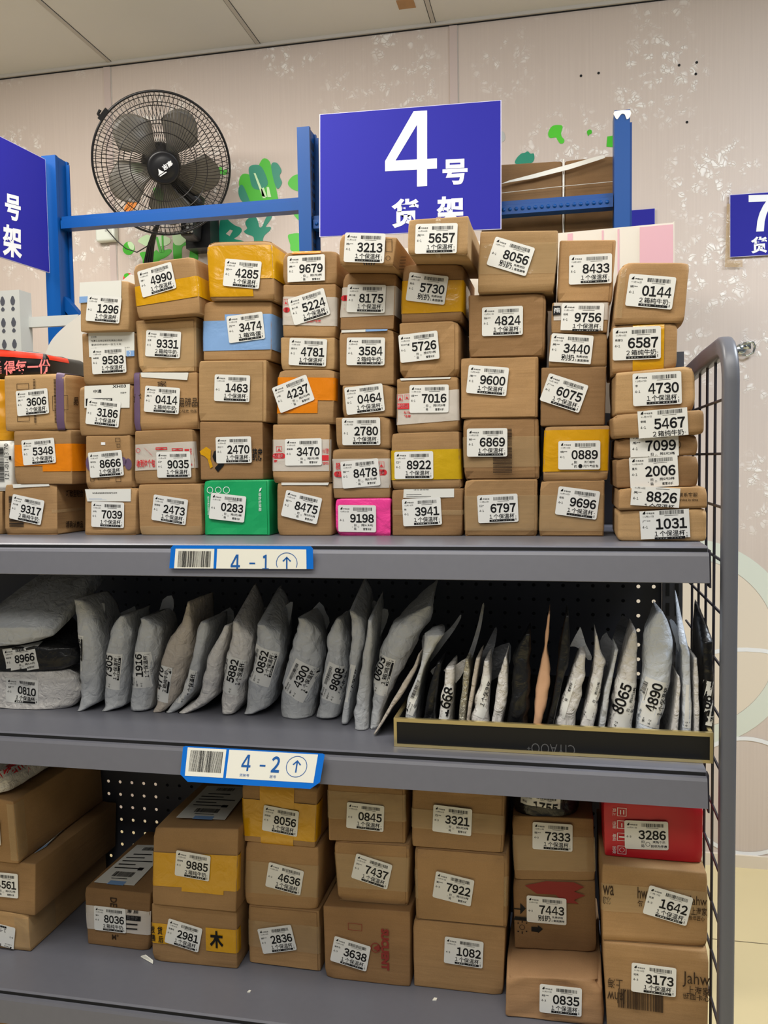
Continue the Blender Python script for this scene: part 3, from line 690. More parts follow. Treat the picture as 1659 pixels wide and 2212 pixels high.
tp = MB()
for q in ([(690,335),(800,327),(800,398),(690,402)], [(960,290),(1083,281),(1083,400),(960,405)]):
    pass
# left sign, seen at a slant
A = P(103,470,1.14); dv = ray(1360,987); dv = Vector((dv.x,dv.y,0)).normalized(); nn = Vector((dv.y,-dv.x,0))
zt = P(89,345,1.14).z; zb = P(102,590,1.14).z; A.z = 0
B = A-dv*.5
s3 = sign('shelf_number_sign', [Vector((B.x,B.y,zt)),Vector((A.x,A.y,zt)),Vector((A.x,A.y,zb)),Vector((B.x,B.y,zb))], nn, .005, 'blue shelf sign cut off at the left edge of the photo', .002)
sign_ink(s3, lambda x,y: PN(x,y,A,nn)+nn*.0012, [('号',(10,421,44,476,9),.035),('架',(5,487,47,556,9),.035)])
S7 = WY-.012
s7 = sign('shelf_number_sign', [P(1576,421,S7),P(1576,421,S7)+Vector((.34,0,.0)),P(1576,556,S7)+Vector((.34,0,0)),P(1576,556,S7)], (0,-1,0), .005, 'blue sign with white number seven on the right wall', .002)
sign_ink(s7, lambda x,y: P(x,y,S7)+Vector((0,-.0012,0)), [('７',(1617,421,1675,500,-2),.035),('货',(1622,511,1657,547,-2),.035)])
poly_px('tape_strip', [(1570,440),(1577,440),(1577,562),(1604,562),(1604,577),(1566,577)], WY-.013, .0004, 'clr', parent=s7)
sb = sign('small_blue_sign', [P(1340,456,WY-.01),P(1415,450,WY-.01),P(1415,491,WY-.01),P(1340,496,WY-.01)], (0,-1,0), .004, 'small plain blue sign on the wall behind the right blue post', .001)

# ------------------------------------------------------------------ blue rack behind
rack = empty('storage_rack', (P(660,400,1.15).x,1.15,FZ)); tag(rack, 'blue steel storage rack with posts and beams behind the boxes', 'rack')
RY = 1.15
def rack_post(pl, pr, ptop, slots):
    x0 = P(pl,ptop,RY).x; x1 = P(pr,ptop,RY).x; zt = P(pl,ptop,RY).z; m = MB()
    m.box((x0,RY,FZ),(x1,RY+.012,zt)); m.box((x0,RY+.012,FZ),(x0+.004,RY+.06,zt)); m.box((x0,RY+.06,FZ),(x1,RY+.072,zt)); m.box((x1-.008,RY+.012,FZ),(x1-.004,RY+.06,zt))
    m.box((x1+.0,RY+.056,FZ),(x1+.009,RY+.06,zt-.012))
    o = m.make('rack_post', M['rack'], rack); sl = MB(); z = zt-.03; i = 0
    if slots:
        while z > zt-.6:
            hh = .011 if i % 3 else .022
            for y in ((RY+.02,RY+.031),(RY+.041,RY+.052)): sl.box((x1-.0045,y[0],z-hh),(x1-.0035,y[1],z))
            z -= hh+.012; i += 1
        ORI[o.name] = ORI[rack.name]; sl.make('post_slots', M['dark'], o)
    return x0, x1
lx = rack_post(89,119,337,False); mx_ = rack_post(641,668,275,True); rx = rack_post(1327,1361,239,False)
def beam(p0, p1, x0, x1, lumps=False):
    a = P(*p0,RY+.02); b = P(*p1,RY+.02); z = (a.z+b.z)/2; m = MB()
    prof = [(RY+.012,z-.036),(RY+.012,z-.012),(RY+.018,z-.010),(RY+.018,z),(RY+.05,z),(RY+.05,z-.036)]
    m.prism([(x0,y,q) for y,q in prof], (x1-x0,0,0)); o = m.make('rack_beam', M['rack'], rack)
    if lumps:
        l = MB(); x = x0+.01
        while x < x1-.01: l.lathe((x,RY+.0135,z-.0235), (0,-1,0), [(.005,0),(.005,.003),(.002,.005)], 8); x += .0165
        ORI[o.name] = ORI[rack.name]; l.make('beam_rivets', M['rack'], o, smooth=True)
beam((135,466),(640,430), lx[1]+.002, mx_[0]-.002); beam((1083,437),(1325,416), mx_[1]+.002, rx[0]-.002, True)
br = MB(); a = P(130,640,1.19); b = P(176,694,1.19); d = (b-a).normalized(); a -= d*.02; b += d*.4; pe = Vector((-d.z,0,d.x))
br.obox((a+b)/2, (b-a)/2, pe*.014, Vector((0,.014,0))); br.make('rack_brace', M['rack'], rack)
# torn plastic on the right post top
poly_px('torn_film', smooth_px([(1327,241),(1361,238),(1361,252),(1354,258),(1350,248),(1343,246),(1338,252),(1333,258),(1328,252)],2), RY-.001, .001, 'strap', parent=rack)

# two big cartons stored on the rack, white strap around them
def carton_px(name, q, Y, d, label, mat='card3', cat='box', group=None, r=.004):
    c = Carton(q, Y, d, r, hshash(label), 1, name, mat, 0); c.yaw = 0; return c.build(label, group, cat)
c1 = carton_px('storage_carton', (1040,358,1215,347,1215,570,1040,575), 1.24, .42, 'large brown carton behind the beam, left half hidden by the number four sign', group='large cartons on the blue rack')
c2 = carton_px('storage_carton', (1219.5,347,1330,336,1330,566,1219.5,570), 1.24, .42, 'large brown carton behind the beam, between the white strap and right blue post', group='large cartons on the blue rack')
tag(poly_px('packing_strap', [(1215.7,344),(1218.8,344),(1218.8,560),(1215.7,560)], 1.238, .001, 'strap'), 'narrow white vertical strap between the two large cartons', 'strap')
tag(poly_px('plastic_strip', [(1080,398),(1100,390),(1150,377),(1230,355),(1290,338),(1306,336),(1307,341),(1290,347),(1230,366),(1150,386),(1100,394)], 1.225, .001, 'strap'), 'white plastic strip running diagonally across the large cartons', 'strip')
tag(MB().tube([P(1083,417,1.226),P(1200,404,1.226),P(1326,392,1.226)], .0008, 5).make('packing_string', M['strap']), 'thin pale string across the large cartons above the beam', 'string')

# pale slotted metal post and rail at far left
gp = empty('slotted_shelf_post', P(24,760,.8)); tag(gp, 'pale grey slotted metal shelf post at the left edge', 'shelf post')
x0 = P(-14,627,.8).x; x1 = P(41,627,.8).x; zt = P(20,627,.8).z
m = MB().box((x0,.8,FZ),(x1,.804,zt)).box((x1-.004,.804,FZ),(x1,.85,zt)).make('post_body', M['greymetal'], gp)
sl = MB(); z = zt-.014
for i in range(14):
    for fx_, sg in ((.34,1),(.74,1)):
        x = x0+(x1-x0)*fx_; hh, wd_ = ((.011,.0052) if i % 2 else (.024,.0068))
        sl.prism([(x+wd_*math.cos(t)*(1 if math.sin(t) < 0.2 else .75), .7995, z-hh/2+hh/2*math.sin(t)) for t in [2*math.pi*k/12 for k in range(12)]], (0,.0004,0))
    z -= .027
ORI[m.name] = ORI[gp.name]; sl.make('post_slots', M['panel'], m)
a = P(48,690,.84); MB().box((x1,.835,a.z-.022),(x1+.14,.85,a.z+.004)).make('shelf_rail', M['greymetal'], gp)

# ================================================================== the grey shelf
Z1, Z2, Z3, Z4 = 1.3826, 1.0876, .6689, .22
SX0, SX1, SD = -1.30, .1835, .385
shelf = empty('gondola_shelf', ((SX0+SX1)/2, .2, FZ)); tag(shelf, 'grey metal gondola shelf unit with perforated back holding the parcels', 'shelf unit')
for z in (Z1, Z2, Z3, Z4):
    m = MB(); pr = [(.0,-.0115),(-.006,-.045),(.004,-.047),(.006,-.04),(.010,-.03),(SD,-.03),(SD,0),(.012,0),(.0085,-.0018),(.0085,-.0065),(.002,-.0075)]
    m.prism([(SX0,y,z+q) for y,q in pr], (SX1-SX0,0,0)); o = m.make('shelf_board', M['shelf'], shelf)
    ORI[o.name] = ORI[shelf.name]
    MB().box((SX0,.0078,z-.0066),(SX1-.001,.0082,z-.002)).make('lip_groove', M['dark'], o)
    MB().prism([(SX1+.0005,y,z+q) for y,q in [(-.002,-.052),(.02,-.052),(.02,-.004),(.004,-.004)]], (.0022,0,0)).make('lip_end_cap', M['wire'], o)
# perforated back panel: real holes on a 25.7 mm pitch
BY, pit, hr = .388, .0257, .0034
hx = P(1379,1267,BY); pv = MB(); zs0 = Z4+.02; ztop = P(1440,775,BY).z-.02
nx0 = int((hx.x-SX0)/pit); cols = range(-nx0, 3); vs, fs = [], []
z = hx.z
while z-pit/2 > zs0: z -= pit
rows = []
while z+pit/2 < ztop: rows.append(z); z += pit
for zc in rows:
    inz = (.69 < zc < 1.37)
    for ci in cols:
        xc = hx.x+ci*pit; h = pit/2
        if xc+h > .1685: continue
        n0 = len(vs)
        if not inz or xc < -1.05:
            vs += [(xc-h,BY,zc-h),(xc+h,BY,zc-h),(xc+h,BY,zc+h),(xc-h,BY,zc+h)]; fs.append((n0,n0+1,n0+2,n0+3)); continue
        sq = [(h,0),(h,h),(0,h),(-h,h),(-h,0),(-h,-h),(0,-h),(h,-h)]
        ci8 = [(hr*math.cos(math.pi/4*k), hr*math.sin(math.pi/4*k)) for k in range(8)]
        vs += [(xc+a,BY,zc+b) for a,b in sq]+[(xc+a,BY,zc+b) for a,b in ci8]+[(xc+a,BY+.0012,zc+b) for a,b in ci8]
        for k in range(8):
            j = (k+1)%8; fs.append((n0+k, n0+j, n0+8+j, n0+8+k)); fs.append((n0+8+k, n0+8+j, n0+16+j, n0+16+k))
vs, fs = vs, [tuple(reversed(q)) if False else q for q in fs]
obj('back_panel', vs, fs, M['panel'], shelf)
# unseen dark sheets added so holes read dark, standing for a back-to-back unit
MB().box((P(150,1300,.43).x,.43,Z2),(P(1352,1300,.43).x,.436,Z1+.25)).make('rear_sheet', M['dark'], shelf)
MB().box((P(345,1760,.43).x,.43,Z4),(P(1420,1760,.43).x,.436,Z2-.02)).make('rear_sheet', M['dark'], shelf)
up = MB().box((.1685,BY-.012,FZ),(.2065-.0095+.004,BY+.03,P(1465,762,.39).z)).make('back_upright', M['panel'], shelf)
sl = MB(); z = .75; ORI[up.name] = ORI[shelf.name]
while z < 1.62:
    for dx in (0,.015): sl.box((.1735+dx,BY-.0126,z),(.1795+dx,BY-.0118,z+.022))
    z += .034
sl.make('upright_slots', M['dark'], up)
# side frame of tube and wire grid
EX = .2085
fr = MB(); ztp = P(1560,716,0).z-.008; path = []
for k in range(7):
    t = math.pi/2*k/6; path.append((.055-.05*math.cos(t), ztp-.055+.05*math.sin(t)))
path = [(.005,FZ)]+path+[(.2,ztp-.006),(BY+.0,ztp-.012)]
rw, rd = .0095, .0135; vs = []; F = []
for i,(y,z) in enumerate(path):
    a = path[max(i-1,0)]; b = path[min(i+1,len(path)-1)]; t = Vector((0,b[0]-a[0],b[1]-a[1])).normalized(); nn2 = Vector((0,-t.z,t.y))
    for cx, cz in rrect(2*rw, 2*rd, .006, 3): vs.append(Vector((EX+cx,y,z))+nn2*cz)
m = len(vs)//len(path)
F = [(i*m+k, i*m+(k+1)%m, (i+1)*m+(k+1)%m, (i+1)*m+k) for i in range(len(path)-1) for k in range(m)]+[tuple(range((len(path)-1)*m, len(path)*m))]
sf = obj('side_frame', vs, F, M['post'], shelf, smooth=True); ORI[sf.name] = ORI[shelf.name]
y = .047
while y < BY: MB().tube([(EX,y,FZ+.1),(EX,y,ztp-.012)], .0021, 6).make('vertical_wire', M['wire'], sf); y += .0685
z = P(1559,858,.005).z-.0715*22; k0 = 0
while z < ztp-.02:
    if z > FZ+.1: MB().tube([(EX,.01,z),(EX,BY,z)], .0021, 6).make('horizontal_wire', M['wire'], sf)
    z += .0715
# white foam board leaning at the back of the top shelf
bd = poly_px('foam_board', [(100,830)]+smooth_px([(103,800),(108,757),(122,731),(146,707),(171,688),(225,645),(290,597)],3)[:-3]+[(290,597),(450,581),(870,540),(1034,524),(1206,507),(1452,484),(1455,481),(1455,900)], .362, .01, 'board', 'white foam board with pink stripes standing behind the top row of boxes', 'board')
for a, b, t0, t1 in ((1226,1237,505,504),(1300,1304,498,497.6),(1334,1338,495,494.6),(1382,1454,491,484.5)):
    poly_px('pink_stripe', [(a,t0),(b,t1),(b,880),(a,880)], .3515, .0006, 'pinkstripe', parent=bd)
# shelf tags clipped on the lips
def shelf_tag(z, q, num, label, fold):
    YT = -.0085; c = [P(q[i],q[i+1],YT) for i in (0,2,4,6)]
    lo = max(c[3].z, c[2].z) if False else None
    def pt(x, y, off): a = c[3]*((1-x)*(1-y))+c[2]*(x*(1-y))+c[0]*((1-x)*y)+c[1]*(x*y); return Vector((a.x, YT-off-(.012*(1-y) if fold else 0), a.z))
    ol = [(0,.2),(.06,0),(.94,0),(1,.2),(1,.97),(.985,1),(.015,1),(0,.97)] if fold else [(0,0),(1,0),(1,.9),(.985,1),(.015,1),(0,.9)]
    v = [pt(x,y,.0006) for x,y in ol]+[pt(x,y,0) for x,y in ol]; nn = len(ol)
    o = obj('shelf_tag', v, [tuple(range(nn))]+[((i+1)%nn,i,nn+i,nn+(i+1)%nn) for i in range(nn)], M['tagblue']); tag(o, label, 'shelf tag', 'blue shelf number tags')
    y0 = .17 if fold else .0; y1 = .97 if fold else .86
    def panel(a, b): return obj('tag_panel', [pt(x,y,.0009) for x,y in ((a,y0),(b,y0),(b,y1),(a,y1))], [(0,1,2,3)], M['tagwhite'], o)
    pa = panel(.035,.315); pb = panel(.335,.955); ORI[pa.name] = ORI[pb.name] = ORI[o.name]
    rng = random.Random(z); k = Ink(); k.bars(.06,.06 if not fold else .3,.295,.76 if not fold else .9,34,rng)
    k.make('barcode', M['ink'], pa, lambda x,y: pt(x,y,.0012))
    k = Ink()
    if fold:
        k.text('４',.435,.40,.50,.86,.03,3); k.rect(.565,.55,.605,.60); k.text(wide(num),.645,.40,.705,.86,.03,3)
        k.ring(.82,.60,.0,.0,4); cy, ry = .60, .30; k.text('货架号',.43,.24,.50,.32); k.text('层号',.645,.24,.69,.32)
    else:
        k.text('４',.435,-.10,.50,.62,.03,3); k.rect(.565,.20,.605,.27); k.text(wide(num),.655,-.10,.70,.62,.03,3); cy, ry = .26, .46
    k.v = [(x, max(y, y0)) for x, y in k.v]
    for i in range(28):
        a, b = 2*math.pi*i/28, 2*math.pi*(i+1)/28
        pts = [(.822+.073*f*math.cos(t), cy+ry*f*math.sin(t)) for f,t in ((.94,a),(1,a),(1,b),(.94,b))]
        if min(p[1] for p in pts) > y0: k.poly(pts)
    k.rect(.817, max(y0,cy-ry*.55), .827, cy+ry*.5); 
    for sgn in (-1,1): k.poly([(.822,cy+ry*.62),(.822+sgn*.03,cy+ry*.2),(.822+sgn*.022,cy+ry*.12),(.822,cy+ry*.46)])
    k.make('tag_lettering', M['taglet'], pb, lambda x,y: pt(x,y,.0012)); return o
shelf_tag(1, (370,1178,676,1180,677,1229,366,1227.5), '1', 'blue framed shelf tag reading 4-1 with barcode on the top shelf edge', False)
shelf_tag(2, (396,1611,702,1628,694,1698,396,1681), '2', 'blue framed shelf tag reading 4-2 with barcode hanging off the middle shelf edge', True)

# ================================================================== the parcels
UP, LOW = 'parcels stacked on the top shelf', 'parcels stacked on the bottom shelf'
def C(q, Y=.15, d=.175, mat='card', **k):
    c = Carton(q, Y, d, k.pop('r', .0025), sum(int(x*7) for x in q), k.pop('rough', 1.0), k.pop('name', 'parcel_box'), mat, k.pop('lean', None), k.pop('bulge', 0))
    return c
def settle(stack, zshelf):      # bottom to top: close the small gaps so that each parcel rests on the one below
    low = None
    for c in stack:
        TL, TR, BR, BL = c.c
        if low is None: BL.z = BR.z = zshelf+.0003
        else:
            a, b = low.c[0], low.c[1]
            for p in (BL, BR):
                zl = a.z+(b.z-a.z)*(p.x-a.x)/(b.x-a.x)
                if abs(p.z-zl) < .022: p.z = zl+.0004
        low = c
def red_print(k):                # red warning print of the white packing tape
    pass
# ---- upper shelf: one list per stack, bottom to top
A = [C((9,1047,121,1047,124,1152,11,1157)), C((29.6,931,151,927,154.7,1042,33,1042)), C((6.5,810.6,140,806,142.7,922.7,11,925.5), mat='card2', lean=.02)]
B = [C((181.6,1057,294.6,1054,293.7,1157,183.4,1157)), C((186,942,280,940,284,1053,185,1053)), C((169.5,834,285,829,286,937.5,172,938.4)), C((177.6,720.5,290,717,287.5,824.5,180,824.5)), C((171.4,611.5,276,605,280,711,173.6,711), Y=.135, mat='card2')]
CC = [C((298.8,1046.5,433,1044.5,436,1157,301,1158)), C((291,931,416,927,424,1041.5,288,1044.5)), C((290,806.7,425,803.8,426,919,291,922)), C((293,693,423,683.5,424,799.8,300,802), mat='card2', rough=2.2), C((285.8,570.7,420.8,553.8,433.5,681,295.3,689), Y=.13)]
DD = [C((439,1037.5,580.3,1036.5,583.3,1157,444,1157), mat='green'), C((431,911,567.4,912,568.4,1031.5,432,1032.5), mat='card3'), C((429,779,576.3,778,575.4,908,428,908), mat='card2'), C((439.8,652,586.5,650,585.4,774,438.8,776)), C((447.2,523,586.5,519,592.8,647,453.5,648), Y=.14)]
EE = [C((597.8,1043,715.5,1043,716.5,1156,599.6,1157)), C((588,917,712,916,713,1038,589.5,1039)), C((600.6,799.5,723,798.5,720,911,597.8,914)), C((607.2,728.6,723,728.6,722,794.6,606.3,794.6), mat='card2'), C((611.7,614.7,725.6,613,724.7,724,610.8,724)), C((610.8,545,727.4,541.5,728.3,609,610.8,609))]
FF = [C((723.8,1077.4,843.3,1076.5,843.3,1157,725.6,1157), mat='pink', name='parcel_packet', rough=2), C((718.2,970,839.6,969,842.5,1073.7,720,1076.5)), C((724.7,902.3,840.5,900.4,841.4,967,726.6,967)), C((739.5,832.8,848,831,848,897,739.5,898)), C((732.5,714,851.3,711.5,850.4,830,733,829)), C((742,589.4,855,590.3,850.4,709,734.5,709), mat='card3'), C((734.7,503.5,857.6,512.5,848.6,574,731,568.6), Y=.095)]
GG = [C((846,1057,999,1055,999,1155.6,847,1156.6), mat='card3'), C((845,936,991.7,931,994,1053,847,1054)), C((856.4,818.4,988.6,813.3,990.6,928,857.4,930)), C((864,698,990.7,693,990.6,809,862.5,811), rough=2), C((871.3,571.4,1000.3,571.4,996.7,688,865.3,688), mat='card3'), C((882,473.8,1012.4,465.3,1011,549,881,553), Y=.085, mat='card2')]
HH = [C((1003,1036.7,1160.8,1034.6,1159.7,1156.6,1005,1157.6)), C((1000.9,904.5,1161.8,902.4,1163.8,1033,1003,1035), mat='card3', bulge=.004), C((994.7,773.3,1162.8,770,1160.8,900,995.8,903)), C((1012.4,637.7,1178.8,632.9,1176.3,769,1012.4,770.3), mat='card3'), C((1037.7,500.3,1205.3,496.7,1196.8,632,1031.7,635), Y=.138, mat='card2')]
II = [C((1166.6,1040,1307,1037,1304,1155.7,1165,1155.7)), C((1177.5,921,1318,918.6,1314,1035.3,1172.8,1036)), C((1169.7,793.8,1310.5,791.3,1305.8,917,1168,917), mat='card3'), C((1188.6,720.6,1312,719,1309,789,1184,789)), C((1193,653,1316,653,1312,716,1191.6,717)), C((1209.6,519,1331,517.6,1321,649,1202,650))]
JJ = [C((1335.5,1102.5,1528,1097.9,1528,1165,1335.5,1166), Y=.075, mat='card2', d=.16, r=.006), C((1337,1055.6,1529,1051,1528,1095,1335.5,1099), Y=.072, d=.16), C((1330,991.5,1508.5,983.7,1509,1049,1331.5,1053), Y=.085, mat='card3', d=.16), C((1334,947.7,1507.6,939,1508.5,983.7,1332.4,988.4), Y=.085, mat='card3', d=.16), C((1324,896,1522,885,1522,938,1325,948), Y=.075, d=.16, r=.006), C((1330.8,805.4,1498,789.7,1499.8,884,1330.8,894.5), Y=.085, d=.16, mat='card2', rough=1.8), C((1322,702.6,1463.8,698,1462,794,1322,800), Y=.095, d=.16), C((1340.5,567,1489,567,1479,699,1326,697), Y=.09, d=.165, rough=1.6)]
for st in (A,B,CC,DD,EE,FF,GG,HH,II,JJ): settle(st, Z1)

def red_band(c, v0, v1, items, **kw):     # white printed packing tape; items: (text or shape, px quad)
    t = c.tape('wht', v0, v1, **kw); ORI[t.name] = ORI[c.o.name]; k = Ink()
    for it in items:
        s, x0, y0, x1, y1 = it[:5]; a = P(x0,y1,c.Y); b = P(x1,y0,c.Y); xl = max(c.c[0].x,c.c[3].x)+.001; xr = min(c.c[1].x,c.c[2].x)-.001; a.x = max(a.x,xl); b.x = min(b.x,xr)
        if s == '#': k.rect(a.x,a.z,b.x,b.z,0)
        elif s == '=': 
            r = (b.z-a.z)/2; k.rect(a.x+r*.6,a.z,b.x-r*.6,b.z,0); k.disc(a.x+r*.7,(a.z+b.z)/2,r,14,0); k.disc(b.x-r*.7,(a.z+b.z)/2,r,14,0)
        elif s == '[]':
            k.frame(a.x,a.z,b.x,b.z,(b.x-a.x)*.06); m = (a.x+b.x)/2; w = (b.x-a.x); h = b.z-a.z
            k.poly([(m-w*.3,a.z+h*.2),(m+w*.3,a.z+h*.2),(m+w*.12,a.z+h*.5),(m-w*.12,a.z+h*.5)]); k.rect(m-w*.03,a.z+h*.45,m+w*.03,a.z+h*.85)
        elif s == 'o': k.ring((a.x+b.x)/2,(a.z+b.z)/2,(b.x-a.x)*.4,(b.x-a.x)*.5,16)
        elif s == '/': k.poly([(a.x,a.z),(a.x+.004,a.z-.003),(b.x,b.z-.004),(b.x-.003,b.z)])
        else: k.text(s,a.x,a.z,b.x,b.z,it[5] if len(it) > 5 else .02,1,it[6] if len(it) > 6 else 0)
    k.make('tape_print', [M['redink'], M['white']], t, lambda x,z: c.front(x,z,.0006)); return t
def print_px(c, items, mat='inkb', name='box_print', off=.0003):
    words_ = [it for it in items if it[0] not in ('#','[]',':','bars','o','poly','disc')]
    if 1 < len(items) < 4 and not words_:
        for it in items: print_px(c, [it], mat, name, off)
        return
    if len(items) > 1 and words_:
        for it in words_: print_px(c, [it], mat, 'box_lettering', off)
        items = [it for it in items if it not in words_]
        if not items: return
    k = Ink()
    for it in items:
        s, x0, y0, x1, y1 = it[:5]; a = P(x0,y1,c.Y); b = P(x1,y0,c.Y)
        if s == '#': k.rect(a.x,a.z,b.x,b.z)
        elif s == '[]': k.frame(a.x,a.z,b.x,b.z,.0007)
        elif s == ':':
            x = a.x
            if b.x-a.x > b.z-a.z:
                while x < b.x: k.rect(x,a.z,x+.0012,b.z); x += .0024
            else:
                z = a.z
                while z < b.z: k.rect(a.x,z,b.x,z+.0012); z += .0024
        elif s == 'bars': k.bars(a.x,a.z,b.x,b.z,30,random.Random(3),0,it[5])
        elif s == 'o': k.ring((a.x+b.x)/2,(a.z+b.z)/2,(b.x-a.x)*.42,(b.x-a.x)*.5,18)
        elif s == 'disc': k.v, k.f, k.sl = k.v, k.f, k.sl; m = (a.z+b.z)/2; k.poly([((a.x+b.x)/2+(b.x-a.x)/2*math.cos(2*math.pi*q/18), m+(b.z-a.z)/2*math.sin(2*math.pi*q/18)) for q in range(18)])
        elif s == 'poly': k.poly([(P(x,y,c.Y).x, P(x,y,c.Y).z) for x,y in reversed(it[5])])
        else: k.text(s,a.x,a.z,b.x,b.z,it[5] if len(it) > 5 else .01,2,0,it[6] if len(it) > 6 else 0)
    k.make(name, [M[mat]], c.o, lambda x,z: c.front(x,z,off))
# ---- stack A
c = A[0].build('brown carton numbered 9317, lowest of the leftmost stack on the top shelf', UP)
print_px(c, [('bars',22,1070,50,1138,True)], 'ink'); c.paper((27,1046,104,1044,106,1050,29,1054)); c.stick(59.3,1100.5,-11.6,'9317','t2',name='刘小姐')
c.side_ink(141,1058,178,1074,lambda k: k.text('巧致型贴合',0,0,1,1,.02,1),[M['inkb']]); c.side_ink(141,1125,178,1140,lambda k: k.text('请确认商品',0,0,1,1,.02,1),[M['inkb']]); c.tape('clr',.44,.5,wl=0,u0=.9,wr=.6)
c = A[1].build('brown carton numbered 5348 with a wide orange tape band', UP); c.tape('ora',.34,.74,wl=.05,wr=.5); c.tape('ora',.24,.36,u0=.5,wr=.5); c.stick(85,975.5,3.5,'5348',name='罗**')
c = A[2].build('brown carton numbered 3606 with a purple stripe down its right edge', UP)
c.vtape('pur',.86,.985,0,1,.5,'purple_stripe'); print_px(c, [('[]',36,828,62,842),(':',75,819,76,914),(':',120,819,121,914),('[]',38,898,64,911),('[]',115,854,148,887)]); print_px(c, [('#',127,860,136,872)], 'ink')
c.stick(71.3,869,3.2,'3606',name='吴**'); c.side_ink(157,858,168,876,lambda k: k.text('易',0,0,1,1,.02,2),[M['inkb']])
# ---- stack B
def waybill_ink(k):
    for i in range(5): k.rect(.08,.80-.13*i,.08+random.Random(i).uniform(.4,.8),.83-.13*i)
c = B[0].build('brown carton numbered 7039 with a white waybill across its top', UP)
c.paper((182.5,1057,283,1056,283,1083,188,1083), ink=lambda k: (k.text('本包裹由智能物流系统提供支持',.15,.62,.7,.74,.01,1), k.rect(.05,.2,.35,.215,1), k.rect(.05,.12,.45,.135,1)), mats=[M['ink'],M['blu']]); c.stick(233.8,1111.7,-2,'7039',name='刘敏')
c = B[1].build('brown carton numbered 8666 with purple dots peeping from behind its sticker', UP)
k = Ink(); k_pts = []
print_px(c, [('disc',187,984,205,1018),('disc',258,987,273,1006),('disc',270,990,284,1015)], 'pur', 'purple_dots')
print_px(c, [('[]',250,946,260,955),('[]',253,959,260,967),('[]',250,1031,261,1041),('[]',196,1032,204,1040),('[]',212,1031,236,1037)]); c.paper((219.5,955.5,228,955.5,228,961,219.5,961),'white','torn_spot'); c.stick(230,1002.3,3.6,'8666',name='李先生')
c = B[2].build('brown carton numbered 3186 with a courier waybill marked XH03', UP)
c.paper((182.5,834,280,829.5,280,881,183,881), ink=lambda k: (k.text('中通',.20,.66,.38,.82,.02,2), k.text('XH03',.62,.86,.92,.99,.02,2), k.frame(.03,.08,.62,.42,.03), k.rect(.05,.2,.26,.40), k.text('1个保温杯',.30,.2,.6,.38,.01,1), k.text('已取件',.80,.60,.93,.68,.01,1))); c.stick(224,892,-7.5,'3186')
c = B[3].build('brown carton numbered 9583 with a pale printed waybill above its sticker', UP)
c.paper((192.5,719.5,290,717,290,768,194,772), ink=lambda k: ([k.text(t,.06,.78-.16*i,.06+w_,.86-.16*i,.0,1) for i,(t,w_) in enumerate((('正印件',.12),('包裹正品保证假货包换放心购买',.68),('套装四件装约一百五十克',.66),('(1)件',.12)))], k.rect(.05,.28,.55,.29), k.text('0402-06-10',.6,.32,.9,.38,0,1)))
c.paper((273.5,757.5,290,757,290,769,273.5,770),'blu','blue_patch',lambda k: k.text('2',.35,.15,.6,.85),off=.0007,mats=[M['white']]); c.stick(236,779,1,'9583',name='林某某')
c = B[4].build('brown carton numbered 1296 with a plain white waybill on its upper left', UP)
c.paper((171.8,610,262,605.5,262,649,172,655), ink=lambda k: (k.text('已签名',.75,.06,.92,.16,0,1),)); c.paper((171.8,641,192,640,192,653,171.8,655),'blu','blue_patch',off=.0008); c.stick(225,668,-7.4,'1296')
# ---- stack C
c = CC[0].build('brown carton numbered 2473, lowest in its stack left of the green box', UP); c.tape('clr',.0,.18,wl=0,wr=0); c.stick(367.5,1101,-8.8,'2473',name='郭丽丽')
c = CC[1].build('brown carton numbered 9035 with white tape printed in red drawings', UP)
red_band(c,.27,.76,[('o',291,967,303,979),('/',310,982,331,966),('[]',337,966,362,972),('[]',372,968,396,974),('收到这个包',286,992,335,1010),('#',400,970,410,974),('花',412,968,424,982),('6',414,1000,420,1006)],wl=.03,wr=.06,skew=.03); c.stick(376.4,1003.7,0,'9035',name='口*')
c = CC[2].build('brown carton numbered 0414 printed with fragile characters and a purple left stripe', UP)
c.vtape('pur',.0,.095,0,1,.4,'purple_stripe'); c.paper((305,805,407,805,404,821,307,815)); print_px(c, [('易碎品',386,858,426,880),('心轻放 勿压',386,884,425,892),('敏',290,850,306,872,.01,90)]); print_px(c, [('家',341,823,360,836)]); c.stick(351,864,-5.5,'0414','t2',name='吴**')
c = CC[3].build('crumpled brown carton numbered 9331 below box 4990', UP); c.flap(v1=.93); c.tape('clr',.1,.8,u0=.1,wl=0,wr=.1); c.stick(354.4,743.7,-5.5,'9331','t2',name='王某')
c = CC[4].build('brown carton numbered 4990 with a broad yellow tape band, topmost of its stack', UP); c.tape('yel',.26,.62,wl=.05,wr=.8,skew=.08); c.stick(339.6,604.9,11.5,'4990',name='李*')
# ---- stack D
c = DD[0].build('bright green carton numbered 0283 at the bottom of its stack', UP); c.flap()
print_px(c, [('o',448,1052,461,1065),('o',466,1052,479,1065),('o',483,1052,497,1065),('保护环境从回收开始',450,1072,453,1112,.0,-90),('绿色包装箱',560,1064,565,1104,.0,-90),('poly',0,0,0,0,[(560,1062),(562,1055),(566,1053),(564,1060)])], 'white'); c.stick(493.2,1096.2,-6.4,'0283','m5')
c = DD[1].build('brown carton numbered 2470 with yellow paint and black pharmacy lettering', UP)
print_px(c, [('poly',0,0,0,0,[(424+8,975),(446,965),(456,972),(455,992),(460,1008),(454,1012),(449,992),(442,985),(434,982)])], 'yel'); print_px(c, [('9',460,970,487,1020,.05),('药房',546,968,567,996,.02),('大',490,1000,520,1003)], 'ink'); c.stick(505.7,971.9,0,'2470',name='刘**')
c = DD[2].build('plain brown carton numbered 1463 beneath the blue taped box', UP); c.flap(u0=.01,u1=.95); c.stick(503,839,-3.8,'1463')
